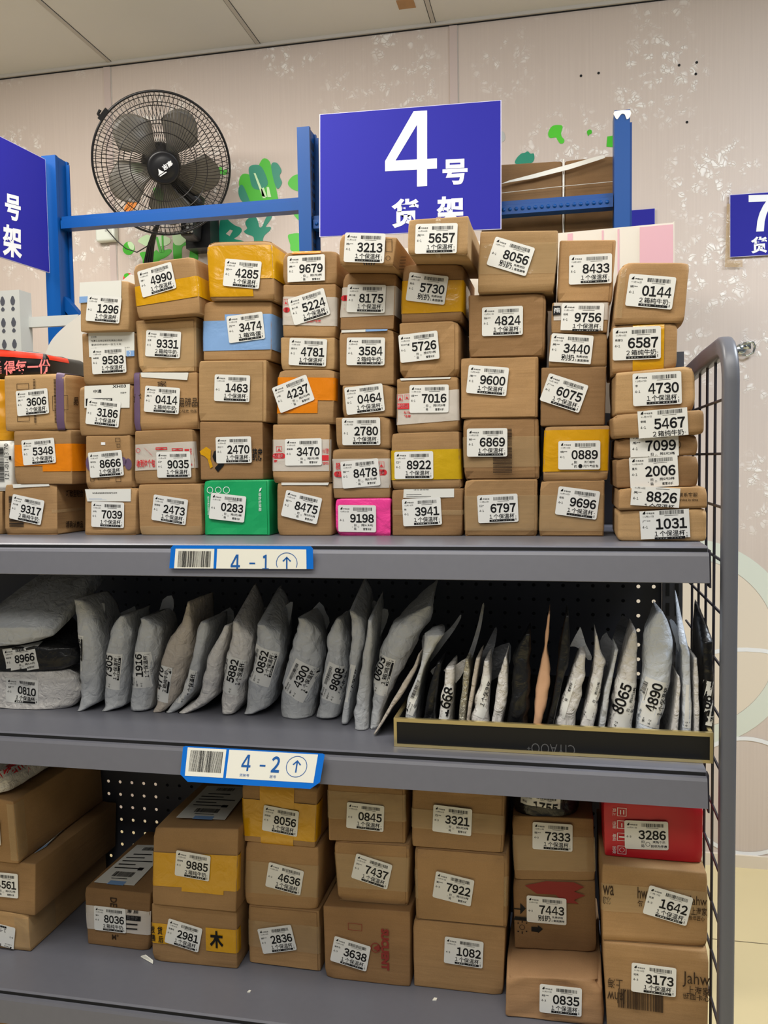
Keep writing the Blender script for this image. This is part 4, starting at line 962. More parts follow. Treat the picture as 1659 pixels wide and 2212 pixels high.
c = DD[3].build('brown carton numbered 3474 wrapped with a wide light blue tape', UP); c.tape('blu',.17,.68,wl=.08,wr=.5,skew=.02); c.tape('blu',.6,.78,u0=.32,wl=0,wr=.4); c.stick(531.6,707.8,4.6,'3474','t3',name='万**')
c = DD[4].build('brown carton numbered 4285 almost covered with yellow tape, topmost of its stack', UP); c.tape('yel',.36,.93,wl=.05,wr=.9); c.tape('yel',.06,.36,u0=0,u1=.68,wl=.05,wr=0); c.stick(524,591.8,-8,'4285',name='曾**')
# ---- stack E
c = EE[0].build('brown carton numbered 8475 at the bottom right of the green box', UP); c.paper((608,1042.5,710,1042.5,708,1048,608,1048)); c.stick(652,1095,-13.5,'8475','m5',date='01月02日',name='曾**')
c = EE[1].build('brown carton numbered 3470 with white tape printed red both sides', UP)
red_band(c,.20,.74,[('[]',597,964,609,976),('=',587,979,615,991),('当心验货',589,981,611,989,.0,1),('家',592,993,600,999),('小心轻放',697,968,712,980),('#',695,983,713,995),('轻放勿压',697,997,712,1004)],wl=.03,wr=.05); c.stick(656,976.4,0,'3470','m5',date='01月02日',name='郭某某')
c = EE[2].build('brown carton numbered 4237 with crinkled orange tape sticking out right', UP); c.tape('ora',.44,.86,wl=.03,wr=.12,skew=-.02); c.tape('ora',.2,.5,u0=0,u1=.72,wl=.03,wr=0); c.stick(634,851,19,'4237','m5',date='01月03日',name='小阳')
c = EE[3].build('low brown carton numbered 4781 between boxes 5224 and 4237', UP); c.stick(665.6,761,-4.5,'4781',name='胡女士')
c = EE[4].build('brown carton numbered 5224 with tilted sticker over white printed tape', UP)
red_band(c,.22,.76,[('[]',609.5,646,622,660),('=',605.5,664,625,676),('当心',608,666,622,674,.0,1),('小心轻放',662,691,694,697)],wl=.04,wr=.06,skew=-.02); c.stick(668,663,14.5,'5224',name='吴小姐')
c = EE[5].build('low brown carton numbered 9679 with an orange strip on top', UP); c.vtape('ora',.17,.7,.93,1,.4); c.stick(662,581.5,-.5,'9679','m5',date='01月01日',name='黄**',clip=(0,.95))
# ---- stack F
c = FF[0].build('bright pink wrapped packet numbered 9198 at the bottom of its stack', UP, 'packet'); c.stick(772,1120,-1,'9198','m9',date='12月21日')
c = FF[1].build('brown carton numbered 8478 resting on the pink packet', UP)
red_band(c,.21,.80,[('易碎',726,999,736,1015),('=',724,1018,748,1030),('小心',727,1020,737,1028,.0,1),('[]',818,997,830,1011),('=',812,1014,834,1027),('轻拿',818,1016,831,1025,.0,1)],wl=.02,wr=.04); c.stick(779,1022.7,4.6,'8478','m5',date='01月02日',name='曾**')
c = FF[2].build('low brown carton numbered 2780 under box 0464', UP); c.stick(780.7,932,-.5,'2780',date='01月05日')
c = FF[3].build('low brown carton numbered 0464 on top of box 2780', UP); c.stick(788,862.5,4.8,'0464',name='小**')
c = FF[4].build('brown carton numbered 3584 with a blue and white waybill edge on top', UP); c.paper((738,713.5,790,712,790,717,738,719)); c.paper((790,712,838,711.5,836,715,791,716.5),'blu','blue_edge'); c.stick(790.4,759.4,-2.5,'3584','t2',name='小')
c = FF[5].build('brown carton numbered 8175 with pale tape and a red printed mark at left', UP)
red_band(c,.24,.76,[('=',734,638,747,651),('防压',733,656,744,662),('轻放',733,665,744,671)],wl=.03,wr=.3,skew=.03); c.stick(791.6,645.5,-4,'8175',name='吴小姐')
c = FF[6].build('brown carton numbered 3213 jutting out at the top of its stack', UP); print_px(c, [('[]',833,517,847,544),('o',833,553,843,562)]); c.stick(788,536,-5,'3213',name='陈**')
k = Ink(); 
for i in range(5): k.rect(.1+.2*i,0,.2+.2*i,1)
c.paper((782,562,813,562,810,573,785,573),None,'box_print',lambda k: [k.rect(.05+.2*i,0,.15+.2*i,1) for i in range(5)],mats=[M['ink']])
c.side_ink(862,553,875,585,lambda k: [k.rect(.1,.1+.2*i,.9,.14+.2*i) for i in range(5)],[M['inkb']])
# ---- stack G
c = GG[0].build('brown carton numbered 3941 with a pale waybill folded over its top', UP); c.paper((872,1057,981,1055.5,981,1074,871,1075.5), ink=lambda k: (k.rect(.06,.34,.36,.38), k.rect(.06,.12,.55,.16), k.text('请妥善保管',.2,.86,.5,.98,0,1))); c.tape('clr',.45,.55,wl=0,wr=.1); c.stick(911.7,1105.4,2.8,'3941',date='12月15日',name='陈')
c = GG[1].build('brown carton numbered 8922 with olive yellow tape across its middle', UP); c.tape('oly',.16,.69,wl=.03,wr=.2); c.stick(894.3,1005,0,'8922',date='12月14日',name='口*')
c = GG[2].build('brown carton numbered 7016 with loose white tape printed in red', UP)
red_band(c,.17,.74,[('[]',856.5,853,870,867),('[]',874,852,884,863),('#',854,871,884,884),('验货签收',856,873,882,882,.01,1),('防压',873,888,887,894),('轻放',873,896,888,902)],wl=.03,wr=.06,skew=.05); c.paper((864,817.5,974,814.5,972,818,866,822)); c.stick(927,861.5,-.8,'7016','m5',date='11月12日',name='曾**')
c = GG[3].build('crumpled brown carton numbered 5726 under the yellow taped box 5730', UP); c.flap(u1=.93); c.stick(905.6,749.8,4,'5726','m5',date='01月03日',name='zong')
c = GG[4].build('brown carton numbered 5730 with yellow tape on its lower half', UP); c.tape('yel',.16,.72,wl=.03,wr=.6); c.stick(922.7,623.7,-9.7,'5730','bx',date='10月10日',name='姓名')
c = GG[5].build('brown carton numbered 5657 jutting out over the big sign, topmost box', UP); c.vtape('clr',.46,.54,0,1,.3); c.stick(942.5,516,-2.5,'5657',name='周**')
# ---- stack H
c = HH[0].build('brown carton numbered 6797 with a clear tape band, bottom of its stack', UP); c.flap(); c.tape('clr',.1,.72,wl=.04,wr=.05); c.stick(1075.7,1098,2.2,'6797',date='11月26日',name='口*')
c = HH[1].build('bulging brown carton numbered 6869 with a printed barcode beside its sticker', UP); c.flap(u0=.02,u1=.95); print_px(c, [('bars',1066,925,1106,1021,True)]); c.tape('clr',.2,.7,wl=.02,wr=.05); c.stick(1053,956,-.5,'6869',date='11月27日',name='曾**')
c = HH[2].build('plain brown carton numbered 9600 in the middle of its stack', UP); c.flap(u0=.01,u1=.97); c.stick(1053.2,822,-6.5,'9600',date='12月08日',name='周**')
c = HH[3].build('brown carton numbered 4824 beneath the tilted sticker box', UP); c.flap(u0=.02,u1=.97); c.stick(1085.4,694.4,-.8,'4824',date='12月11日',name='张**')
c = HH[4].build('large brown carton numbered 8056 with a strongly tilted sticker, topmost of its stack', UP); c.tape('clr',.30,.80,wl=.04,wr=.04); c.stick(1103.3,554.5,-19.5,'8056','bx',date='12月16日')
# ---- stack I
c = II[0].build('brown carton numbered 9696 with a loose right flap, bottom of its stack', UP); c.flap(u1=.98); c.tape('clr',.1,.75,wl=.03,wr=.1); c.stick(1247.3,1086,-8,'9696',date='12月04日',name='姓名')
c = II[1].build('brown carton numbered 0889 with a broad amber yellow tape cover', UP); c.tape('yel',.17,.93,wl=.03,wr=.05); c.stick(1251,983,-.5,'0889','hb',date='11月15日',name='姓**')
c = II[2].build('plain brown carton numbered 6075 with a strongly tilted sticker', UP); c.stick(1218.2,849,-20,'6075',date='12月18日',name='厂**')
c = II[3].build('low brown carton numbered 3440 with a torn peeling sticker', UP); c.stick(1233.7,754,-6.5,'3440','bx',date='12月10日',name='吴**',clip=(0,.98))
c = II[4].build('low brown carton numbered 9756 with a white plastic sheet over its front', UP); c.tape('wht',.42,1,wl=.0,wr=.1,name='plastic_sheet'); c.paper((1194,661,1211,661,1211,679,1194,681),'ink','black_badge',lambda k: k.text('扫码',.15,.2,.9,.8,.02,1),off=.0008,mats=[M['white']]); c.stick(1257.7,687,-3.5,'9756',date='11月14日',name='姓名',clip=(0,.93))
c = II[5].build('brown carton numbered 8433 in front of the pink striped board', UP); c.flap(u1=.94); c.stick(1275,582.3,-1,'8433',date='12月28日',name='李')
# ---- stack J
Jn = .03
c = JJ[0].build('flat brown carton numbered 1031, lowest of the rightmost stack', UP); c.vtape('wht',.38,.55,.8,1,.3); c.stick(1435.6,1132,3.2,'1031',date='11月21日',name='广**',scale=1.07,clip=(.07,.93))
c = JJ[1].build('thin brown carton numbered 8826 printed with customer service wording', UP); print_px(c, [('联系客服',1466,1064,1507,1073),('service in time',1463,1077,1508,1082,.01)]); c.stick(1415,1074,-4,'8826',name='吴**',scale=1.06,clip=(.19,.78))
c = JJ[2].build('brown carton numbered 2006 third from the bottom of the rightmost stack', UP); c.stick(1412,1018.5,3,'2006','m5',date='01月03日',name='夏天',scale=1.06,clip=(.02,.98))
c = JJ[3].build('thin dark brown carton numbered 7099 with a circle printed behind its sticker', UP); print_px(c, [('o',1452,951,1471,970)]); c.stick(1413,963.5,1.5,'7099','m5',name='周**',scale=1.06,clip=(.19,.82))
c = JJ[4].build('flat brown carton numbered 5467 sticking out to the right', UP); c.stick(1431.6,916,3.5,'5467','t2',name='李程',scale=1.07,clip=(.06,.88))
c = JJ[5].build('dented brown carton numbered 4730 on the flat box 5467', UP); c.stick(1419,839.8,1.5,'4730',date='12月07日',name='李',scale=1.06)
c = JJ[6].build('brown carton numbered 6587 with yellow tape running down over the top', UP); c.vtape('yel',.32,.8,0,1,.4); c.stick(1375,742,0,'6587','t2',name='杨慧仪',scale=1.06)
c = JJ[7].build('big brown carton numbered 0144, topmost of the rightmost stack', UP); c.tape('clr',.1,.9,u0=0,u1=.1,wl=.1,wr=0); c.stick(1405,630.4,-8,'0144','t2',name='谢**',scale=1.03)

# ---- bottom shelf, one list per stack from the left
L = [C((-60,1957,59.5,1977.6,65,2059,-60,2048), Y=.108, d=.255, lean=0, mat='card2'), C((-62,1853,74.7,1868,74.7,1962,-62,1946), Y=.108, d=.27), C((-64,1713,29,1731,38.7,1861,-64,1846), Y=.102, d=.275)]
K0 = [C((179.8,1918,325,1930.6,322,2052,189.5,2037), Y=.15, d=.23, mat='card3')]
K1 = [C((328,1951,510.3,1968,511.7,2098,330.4,2078.7), Y=.125, mat='card', d=.2), C((330.4,1788,514,1792,510,1950,329,1934), Y=.122, d=.26)]
K2 = [C((535,1955.6,690,1968,693,2095,538,2083), Y=.147), C((531,1817,687.4,1829.7,684.6,1966,529,1953), Y=.147), C((521.4,1690,686,1702,680.5,1824,527,1813), Y=.144)]
K3 = [C((697.5,1957,886,1970.8,886,2124.3,702,2107.7), Y=.13, mat='card3', d=.21), C((721.5,1816,884.8,1824,880.6,1962,729.8,1951), Y=.145), C((709,1679,873.7,1691,875,1821,710.4,1811), Y=.145)]
K4 = [C((891.7,1987.4,1092.3,2004,1086.8,2152,894.4,2131), Y=.135), C((894.4,1831,1096.4,1845,1095,2003,898.6,1986), Y=.135), C((890.3,1690,1091,1706.5,1088,1842,889.5,1827), Y=.137)]
K5 = [C((1108,1899,1286,1904.5,1289.4,2049.3,1111.4,2040), Y=.16, mat='card3'), C((1106,1761.4,1282.4,1770,1286,1900,1111.4,1896), Y=.16)]
K6 = [C((1304,2037,1531,2054.5,1529,2220,1312,2204), Y=.07, d=.2), C((1300,1866,1527.8,1887,1526.8,2051,1302,2035), Y=.075, d=.2), C((1303,1721,1519,1737,1518,1868,1306,1862), Y=.1, mat='red')]
PB = [C((1094,2108.6,1300,2122,1305,2214,1090,2199), Y=.085, d=.25, mat='kraft', name='paper_parcel', r=.006, rough=3.5)]
for st in (L,K0,K1,K2,K3,K4,K6,PB+K5): settle(st, Z3)
RB = '4-3'
def top_paper(c, q, ink, mats=None):        # waybill lying on the top face
    z = max(c.c[0].z, c.c[1].z)+.0006; w = [PZ(q[i],q[i+1],z) for i in (0,2,4,6)]
    o = obj('waybill', [w[3],w[2],w[1],w[0]]+[p-Vector((0,0,.0006)) for p in (w[3],w[2],w[1],w[0])], [(0,1,2,3),(1,0,4,5),(2,1,5,6),(3,2,6,7),(0,3,7,4)], M['bill'], c.o); ORI[o.name] = ORI[c.o.name]
    k = Ink(); ink(k); k.make('printing', mats or [M['ink'],M['blu']], o, lambda x,y: w[3]*((1-x)*(1-y))+w[2]*(x*(1-y))+w[0]*((1-x)*y)+w[1]*(x*y)+Vector((0,0,.0004)))
def courier(k):
    k.rect(.35,-.03,.75,.06,1); k.bars(.25,.16,.75,.28,34,random.Random(4)); k.rect(.3,.11,.7,.125)
    for i,(a,b) in enumerate(((.1,.8),(.1,.55),(.1,.9),(.1,.6),(.2,.7))): k.rect(a,.36+.09*i,b,.385+.09*i)
    k.bars(.3,.84,.7,.93,24,random.Random(5)); k.rect(.72,.33,.85,.40)
c = L[0].build('pale brown carton with its sticker upside down, lowest at the bottom shelf left end', LOW); c.tape('clr',.1,.9,u0=.75,wl=0,wr=.3); c.stick(-1,2020,172,'40','t1',row=RB,clip=(.1,1))
c = L[1].build('brown carton numbered 4561, middle of the left end pile', LOW); c.stick(6,1910,-.5,'4561','m5',row=RB); top_paper(c, (140,1790,152,1771,100,1828,74,1843), lambda k: (k.rect(0,0,1,.16,1), k.bars(.2,.5,.8,.7,12,random.Random(2))))
c = L[2].build('big dark brown carton with a half hidden label, on top of the left pile', LOW); c.stick(-32,1797,0,'5074',row=RB); c.tape('clr',.05,.95,u0=.85,wl=0,wr=.1)
c = K0[0].build('long brown carton numbered 8036 with a courier waybill on its top', LOW)
t = c.tape('wht',.28,.69,wl=.02,wr=.02); print_px(c, [('DE',238,1940,252,1958,.02,-90),('M°',243,2018,257,2028)], 'inkb'); c.paper((272,1962,312,1966,310,2012,270,2010),None,'tape_print',lambda k: (k.text('惠 顾',.1,.82,.7,.98,.01,1), k.rect(.0,.5,.85,.72,0), k.text('货签收',.1,.53,.7,.69,.0,1,1), k.rect(0,.3,.7,.36), k.rect(0,.1,.7,.16)),off=.0009,mats=[M['ink'],M['white']])
c.stick(238.5,1985,0,'8036','t2',row=RB,name='李*'); top_paper(c, (296,1825,372,1826,290,1912,203,1905), courier)
c = K1[0].build('brown carton numbered 2981 with yellow tape bearing black brush characters', LOW); c.tape('yel',.32,.67,u0=0,u1=.3,wl=.06,wr=0); c.tape('yel',.27,.67,u0=.64,u1=1,wl=0,wr=.08)
print_px(c, [('发',328,1998,336,2013,.02),('货',342,2000,352,2016,.02),('售',328,2016,337,2030,.02),('后',344,2020,354,2034,.02),('木',454,2012,482,2046,.04)], 'ink', off=.0012); c.stick(397.4,2019,-12.3,'2981',row=RB,name='詹春花')
tf = MB().prism([PZ(304,2067,Z3+.001),PZ(330,2082,Z3+.001),PZ(330,2076,Z3+.004),PZ(314,2064,Z3+.007)],(0,.001,.001)); tf.make('tape_flap', M['strap'], c.o)
c = K1[1].build('brown carton numbered 9885 with a yellow tape band and waybill on top', LOW); c.tape('yel',.25,.68,u0=.0,wl=.03,wr=.05); c.tape('yel',.2,.3,u0=.35,u1=.85,wl=0,wr=0); c.stick(417,1869,-5,'9885','t2',row=RB,name='郭欣敏'); top_paper(c, (448,1697,540,1700,486,1770,381,1765), courier)
c = K2[0].build('brown carton numbered 2836 at the bottom beside box 2981', LOW); c.flap(); c.tape('clr',.3,.75,wl=.02,wr=.03); c.stick(599.7,2027,13.5,'2836',row=RB,name='郭**')
c = K2[1].build('brown carton numbered 4636 below the yellow taped box 8056', LOW); c.tape('clr',.2,.7,wl=.03,wr=.03); c.stick(615.4,1897,-10.5,'4636',row=RB)
c = K2[2].build('brown carton numbered 8056 wrapped in yellow tape below the 4-2 tag', LOW); c.tape('yel',.10,.72,wl=.06,wr=.2); c.vtape('yel',.24,.7,0,1,.4); c.stick(606.6,1772,-6,'8056',row=RB,name='时欣欣')
c = K3[0].build('brown carton numbered 3638 with red vertical lettering and a round red emblem', LOW)
print_px(c, [('SUCUENT',824,2007,840,2094,.06,-90),('o',801,2036,822,2057),('poly',0,0,0,0,[(806,2047),(818,2040),(824,2046),(816,2054)]),('[]',752,1996,782,2008)], 'redink2'); c.stick(757.5,2058.5,-11.5,'3638',row=RB,name='谢先生')
c = K3[1].build('brown carton numbered 7437 with a tilted sticker and reddish tape', LOW); c.flap(u0=.05); c.tape('clr',.25,.8,u0=0,wl=.05,wr=.05); c.stick(804,1880,-13.5,'7437',row=RB,name='刘**')
c = K3[2].build('brown carton numbered 0845 right of the 4-2 tag', LOW); c.flap(u0=.03,u1=.97); c.tape('clr',.36,.8,wl=.02,wr=.02); c.stick(789.9,1762.7,-3,'0845',row=RB)
c = K4[0].build('large brown carton numbered 1082 right of the red lettered box', LOW); c.stick(1001.8,2056,-2.7,'1082',date='12月26日',row=RB)
c = K4[1].build('large brown carton numbered 7922 in the middle of its stack', LOW); c.tape('clr',.3,.7,wl=.03,wr=.03); c.flap(u0=.03); c.stick(979.7,1917.6,-8.6,'7922','m5',date='12月31日',row=RB,name='彭**')
c = K4[2].build('large brown carton numbered 3321 right below the middle shelf edge', LOW); c.flap(u0=.02,u1=.97); c.tape('clr',.3,.6,wl=.02,wr=.03); c.stick(977.4,1770,-3,'3321','m5',date='01月02日',row=RB,name='丘**')
c = K5[0].build('brown carton numbered 7443 with a red smudge and printed care symbols', LOW)
print_px(c, [('poly',0,0,0,0,[(1134,1912),(1180,1903),(1240,1906),(1262,1916),(1240,1926),(1264,1934),(1240,1944),(1250,1952),(1220,1950),(1200,1932),(1160,1930)])], 'redink2'); print_px(c, [('#',1112,1981,1140,1983),('poly',0,0,0,0,[(1124,1950),(1136,1962),(1124,1974)]),('#',1110,1962,1126,1963),('#',1110,1985,1150,1986),('o',1122,1996,1134,2008),('#',1148,2002,1162,2011),('poly',0,0,0,0,[(1162,1998),(1173,2006),(1162,2015)]),('#',1118,1992,1121,1994),('#',1136,1992,1139,1994),('#',1118,2010,1121,2012),('#',1136,2010,1139,2012),('#',1127,1988,1129,1992),('#',1127,2011,1129,2016)], 'ink'); c.stick(1180.5,1964.9,0,'7443','bx',date='11月05日',row=RB)
c = K5[1].build('brown carton numbered 7333 beneath the black plastic bag', LOW); c.tape('clr',.15,.7,wl=.02,wr=.02); c.stick(1193.4,1806.7,-.5,'7333',date='12月06日',row=RB,name='曾**')
c = K6[0].build('brown carton numbered 3173 with printed company lettering, lowest at the right end', LOW); print_px(c, [('Jahw',1474,2102,1533,2130,.0),('上海家',1483,2132,1533,2146),('世皿卡心',1474,2150,1533,2156),('Jahw',1312,2138,1352,2165,.0,180),('上海',1313,2117,1345,2134,.0,180)]); print_px(c, [('bars',1335,2146,1434,2176,False)]); c.stick(1411.6,2115,-1,'3173',date='11月18日',row=RB,name='姓某')
c = K6[1].build('brown carton numbered 1642 with printed company lettering below the red box', LOW); c.tape('clr',.4,.75,wl=.02,wr=.02); print_px(c, [('wa',1302,1913,1326,1932),('家化',1302,1936,1319,1951),('hw',1377,1917,1398,1940),('每',1377,1945,1390,1960),('Jahw',1488,1938,1527,1960,.0),('上海家',1492,1962,1527,1976),('世年匠心',1488,1980,1522,1987)]); c.stick(1442.3,1955,-13,'1642',date='11月17日',row=RB,name='姓某')
c = K6[2].build('bright red carton numbered 3286 with white care symbols under the shelf edge', LOW)
print_px(c, [('[]',1333,1744,1353,1761),('[]',1333,1772,1353,1788),('[]',1333,1799,1353,1815),('[]',1334,1827,1353,1844),('向上',1323,1745,1331,1760,.0,-90),('怕雨',1323,1773,1331,1788,.0,-90),('堆码',1323,1800,1331,1815,.0,-90),('回收',1323,1828,1331,1843,.0,-90),('#',1339,1748,1341,1758),('#',1346,1748,1348,1758),('o',1338,1830,1349,1841),('#',1342,1777,1344,1786),('#',1337,1806,1349,1808)], 'white'); c.stick(1395.9,1803,1.5,'3286','wt',date='11月11日',row=RB); c.paper((1380,1722,1416,1726,1414,1733,1380,1729))
c = PB[0].build('crumpled kraft paper parcel numbered 0835 jutting out beneath box 7443', LOW, 'parcel'); c.stick(1210.9,2159.3,-1,'0835',date='11月19日',row=RB,name='姓**')
# carton on the shelf below at the left
c = Carton((-60,2192,60,2206,60,2330,-60,2316), .06, .2, .004, 77); c.c[2].z = c.c[3].z = Z4+.0005
c.c[0].z = c.c[1].z = (c.c[0].z+c.c[1].z)/2; c.build('brown carton just visible below the lowest shelf edge at left', None)
# scraps of paper on the lowest visible shelf
for (a,b,s_), lb in (((538,2143,.0022),'tiny white paper crumb on the bottom shelf board in front of box 2836'), ((939,2160,.003),'small white paper scrap on the bottom shelf in front of box 1082')):
    p = PZ(a,b,Z3); tag(MB().prism([(p.x-s_,p.y-s_,Z3+.0002),(p.x+s_,p.y-s_*.6,Z3+.0002),(p.x+s_*1.2,p.y+s_,Z3+.0002),(p.x-s_*.4,p.y+s_*1.1,Z3+.0002)], (0,0,.0016)).make('paper_scrap', M['strap']), lb, 'scrap')

# ================================================================== the poly mailers on the middle shelf
MG = 'plastic mailers standing on the middle shelf'; TG = 'plastic mailers standing in the black tray'
def crumple(p, sd):
    q = Vector((p.x*44+sd, p.y*34+sd*.7, p.z*30)); a = max(0, 1-abs(noise.noise(q))*2.6)
    h = noise.voronoi(Vector((p.x*40+sd, p.y*34, p.z*26)))[0]; b = min(1, (h[1]-h[0])*1.6)
    return a*.5+b*.5
class Mailer:
    def __init__(s, rows, mat, label, Yf=.135, L=.17, rise=.0, skew=0, group=MG, amp=.0035, nose=.03, name='mailer_bag', cat='parcel bag', floor=Z2, lift=0, back=.55):
        rows = sorted(rows, key=lambda r: -r[0])
        for tries in range(9):
            vs, F = s.shape(rows, Yf, L, rise, skew, amp, nose, floor, tries*.0011, lift, back)
            s.bvh = BVHTree.FromPolygons(vs, F)
            if not any(s.bvh.overlap(o) for o in Mailer.placed[-3:]): break
        Mailer.placed.append(s.bvh)
        s.o = obj(name, vs, F, BAGM[mat] if mat in BAGM else M[mat], smooth=True); tag(s.o, label, cat, group); s.Yf = Yf; s.mat = mat
    placed = []
    def shape(s, rows, Yf, L, rise, skew, amp, nose, floor, cut, lift, back):
        R = []
        for y,a,b in rows:
            pa, pb = P(a,y,Yf), P(b,y,Yf); pa.x = min(pa.x+cut, pb.x-.002) if cut else pa.x; R.append((pa, pb))
        n = 46; tot = [0]
        for i in range(1,len(R)): tot.append(tot[-1]+max(1e-4,((R[i][0]+R[i][1])-(R[i-1][0]+R[i-1][1])).length/2))
        rr = []
        for k in range(n+1):
            t = tot[-1]*k/n; i = max(j for j in range(len(R)) if tot[j] <= t+1e-9); i = min(i, len(R)-2); f = (t-tot[i])/(tot[i+1]-tot[i])
            rr.append((R[i][0].lerp(R[i+1][0],f), R[i][1].lerp(R[i+1][1],f)))
        for _ in range(2): rr = [rr[0]]+[((rr[k-1][0]+rr[k][0]*2+rr[k+1][0])/4, (rr[k-1][1]+rr[k][1]*2+rr[k+1][1])/4) for k in range(1,n)]+[rr[-1]]
        sd = sum(int(r[0]*3+r[1]) for r in rows) % 211; rg = random.Random(sd); vs = []; nf, ns = 16, 9
        for k,(a,b) in enumerate(rr):
            v = k/n; w = max((b.x-a.x)/2, .0012); xc = (a.x+b.x)/2; z = (a.z+b.z)/2; dz = (b.z-a.z)/2; no = min(w, nose)
            Lk = L*(.9-.3*v*v); ring = []
            for i in range(nf+1):
                th = math.pi*i/nf; c, sn = math.cos(th), math.sin(th)
                ring.append((xc+w*(abs(c)**.85)*(1 if c >= 0 else -1), Yf+no*(1-sn), z+dz*c, 0))
            def side(sg, ts):
                for t in ts: ring.append((xc+sg*w*max(.0,(1-t))**back+skew*t, Yf+no+(Lk-no)*t, z+(rise*v+lift)*t, t))
            side(-1, [(i+1)/ns for i in range(ns)]); side(1, [1-(i+1)/ns for i in range(ns-1)])
            for x,y,zz,t in ring:
                p = Vector((x,y,zz)); A = min(amp*1.7, w*.42)*min(1,.35+v*3)*min(1,.4+(1-v)*4); d = crumple(p, sd)*A
                nx = (x-xc)/max(w,1e-4); p.x -= d*.8*nx; p.y += d*(1-abs(nx))*.9; p.z = max(p.z+(noise.noise(p*40)*.002 if 0 < k else 0), floor+.0008)
                vs.append(p)
        m = len(vs)//(n+1); F = [(k*m+i, k*m+(i+1)%m, (k+1)*m+(i+1)%m, (k+1)*m+i) for k in range(n) for i in range(m)]
        F = [tuple(reversed(q)) for q in F]
        F += [tuple(range(m)), tuple(range((n+1)*m-1, n*m-1, -1))]
        return vs, F
    def hit(s, x, z, off):
        h = s.bvh.ray_cast(Vector((x, s.Yf-.2, z)), Vector((0,1,0)), .5)
        return None if h[0] is None or h[0].y > s.Yf+.075 else Vector((h[0].x, h[0].y-off, h[0].z))
    def stick(s, cx, cy, rot, num, kind='t1', date='01月06日', name='', scale=1, clip=None, mirror=False):
        o = P(cx, cy, s.Yf); a = math.radians(rot); ex = (math.cos(a), math.sin(a)); ez = (-math.sin(a), math.cos(a)); sg = -1 if mirror else 1
        return sticker(s.o, lambda x, y, off: s.hit(o.x+sg*x*ex[0]+y*ez[0], o.z+sg*x*ex[1]+y*ez[1], off), num, kind, date, '4-2', name, scale, clip, seed=cx, curved=True)
    def flap(s, pts, dy=.09, mat=None, name='bag_flap'):
        Mailer.flaps.append((s, pts, dy, mat, name))
    flaps = []
B_ = Mailer
b = B_([(1538,164,172),(1523,164,206),(1480,163,211),(1401,159,212),(1340,156,200),(1310,155,190),(1296,154.5,176)], 'g', 'tall light grey mailer bag with a sharp upright corner, first right of the flat pile', Yf=.125, rise=.0)
b.flap([(180,1296),(202,1297),(212,1304),(226,1303),(226,1330),(214,1345),(205,1380),(185,1345)], .05); b.stick(153,1410,86,'','t1')
b = B_([(1538,217,231),(1529,217,264),(1493,216,266),(1423,218,270),(1371,227,275),(1343,241,270),(1330,258,268)], 'g', 'grey mailer bag with sticker 7305, second right of the flat pile', Yf=.13)
b.flap([(246,1335),(258,1325),(284,1313),(292,1310),(292,1330),(262,1345)], .12); b.stick(233,1450,84,'7305')
b = B_([(1536,273,318),(1523,271,322),(1479,273,326),(1409,277,334),(1365,288,340),(1343,298,330),(1335,301,313)], 'g', 'grey mailer bag with sticker 1916, left of the brownish pointed bag', Yf=.135)
b.flap([(325,1345),(345,1318),(352,1295),(371,1286),(376,1310),(366,1335),(345,1352)], .1); b.stick(300,1448,92,'1916',name='张**')
b = B_([(1542,327,345),(1518,331,375),(1487,329,386),(1437,333,402),(1390,349,412),(1360,377,413),(1326,396,411),(1299,405,409)], 'k', 'brownish grey mailer bag with a pointed top and sticker 4770', Yf=.138); b.stick(341,1476,80,'4770','t2')
b = B_([(1544,352,369),(1529,362,390),(1490,388,420),(1440,405,430),(1390,415,442),(1356,420,450),(1343,430,446)], 'g', 'slim grey mailer bag leaning right beside the bag with sticker 4770', Yf=.14); b.flap([(446,1352),(462,1335),(497,1312),(506,1335),(490,1360),(455,1395)], .09); b.stick(396,1482,76,'','t1')
b = B_([(1545,381,398),(1530,392,436),(1507,424,462),(1465,432,470),(1425,441,478),(1383,465,487),(1352,484,494)], 'w', 'whitish crinkled mailer bag curving up, left of the bag with sticker 5882', Yf=.14, amp=.0045)
b = B_([(1543,475,504),(1522,470,517),(1485,471,522),(1416,481,538),(1383,491,540),(1353,499,520),(1344,502,512)], 'w', 'white mailer bag with its sticker near the middle tag, left of folded bag 0852', Yf=.14, rise=.05); b.flap([(518,1353),(540,1325),(585,1311),(560,1350),(545,1380)], .08, 'g'); b.stick(499.5,1460,76,'5882')
b = B_([(1543,523,549),(1531,523,582),(1476,525,590),(1431,540,605),(1395,543,606),(1365,546,598),(1350,552,576)], 'g', 'grey mailer bag with sticker 0852 and folded top', Yf=.143, rise=.05); b.flap([(576,1351),(590,1330),(628,1300),(632,1310),(625,1350),(608,1400)], .08); b.stick(563,1440,72,'0852',name='刘**')
b = B_([(1554,600,668),(1534,596,671),(1485,598,681),(1425,612,692),(1377,625,688),(1353,639,679),(1335,641,658)], 'g', 'grey mailer bag with strongly slanted sticker 4300 and crumpled top', Yf=.14, amp=.0045); b.flap([(662,1340),(690,1300),(705,1325),(712,1345),(692,1380),(676,1362)], .09); b.stick(646,1471,62,'4300',name='李*')
b = B_([(1552,676,728),(1534,680,735),(1491,685,742),(1431,697,748),(1386,699,748),(1359,709,740),(1336,726,736)], 'g', 'grey mailer bag with sticker 9808 left of a narrow folded one', Yf=.14, amp=.0045); b.flap([(736,1340),(748,1320),(762,1330),(752,1385)], .09); b.stick(723,1478,70,'9808',name='时**')
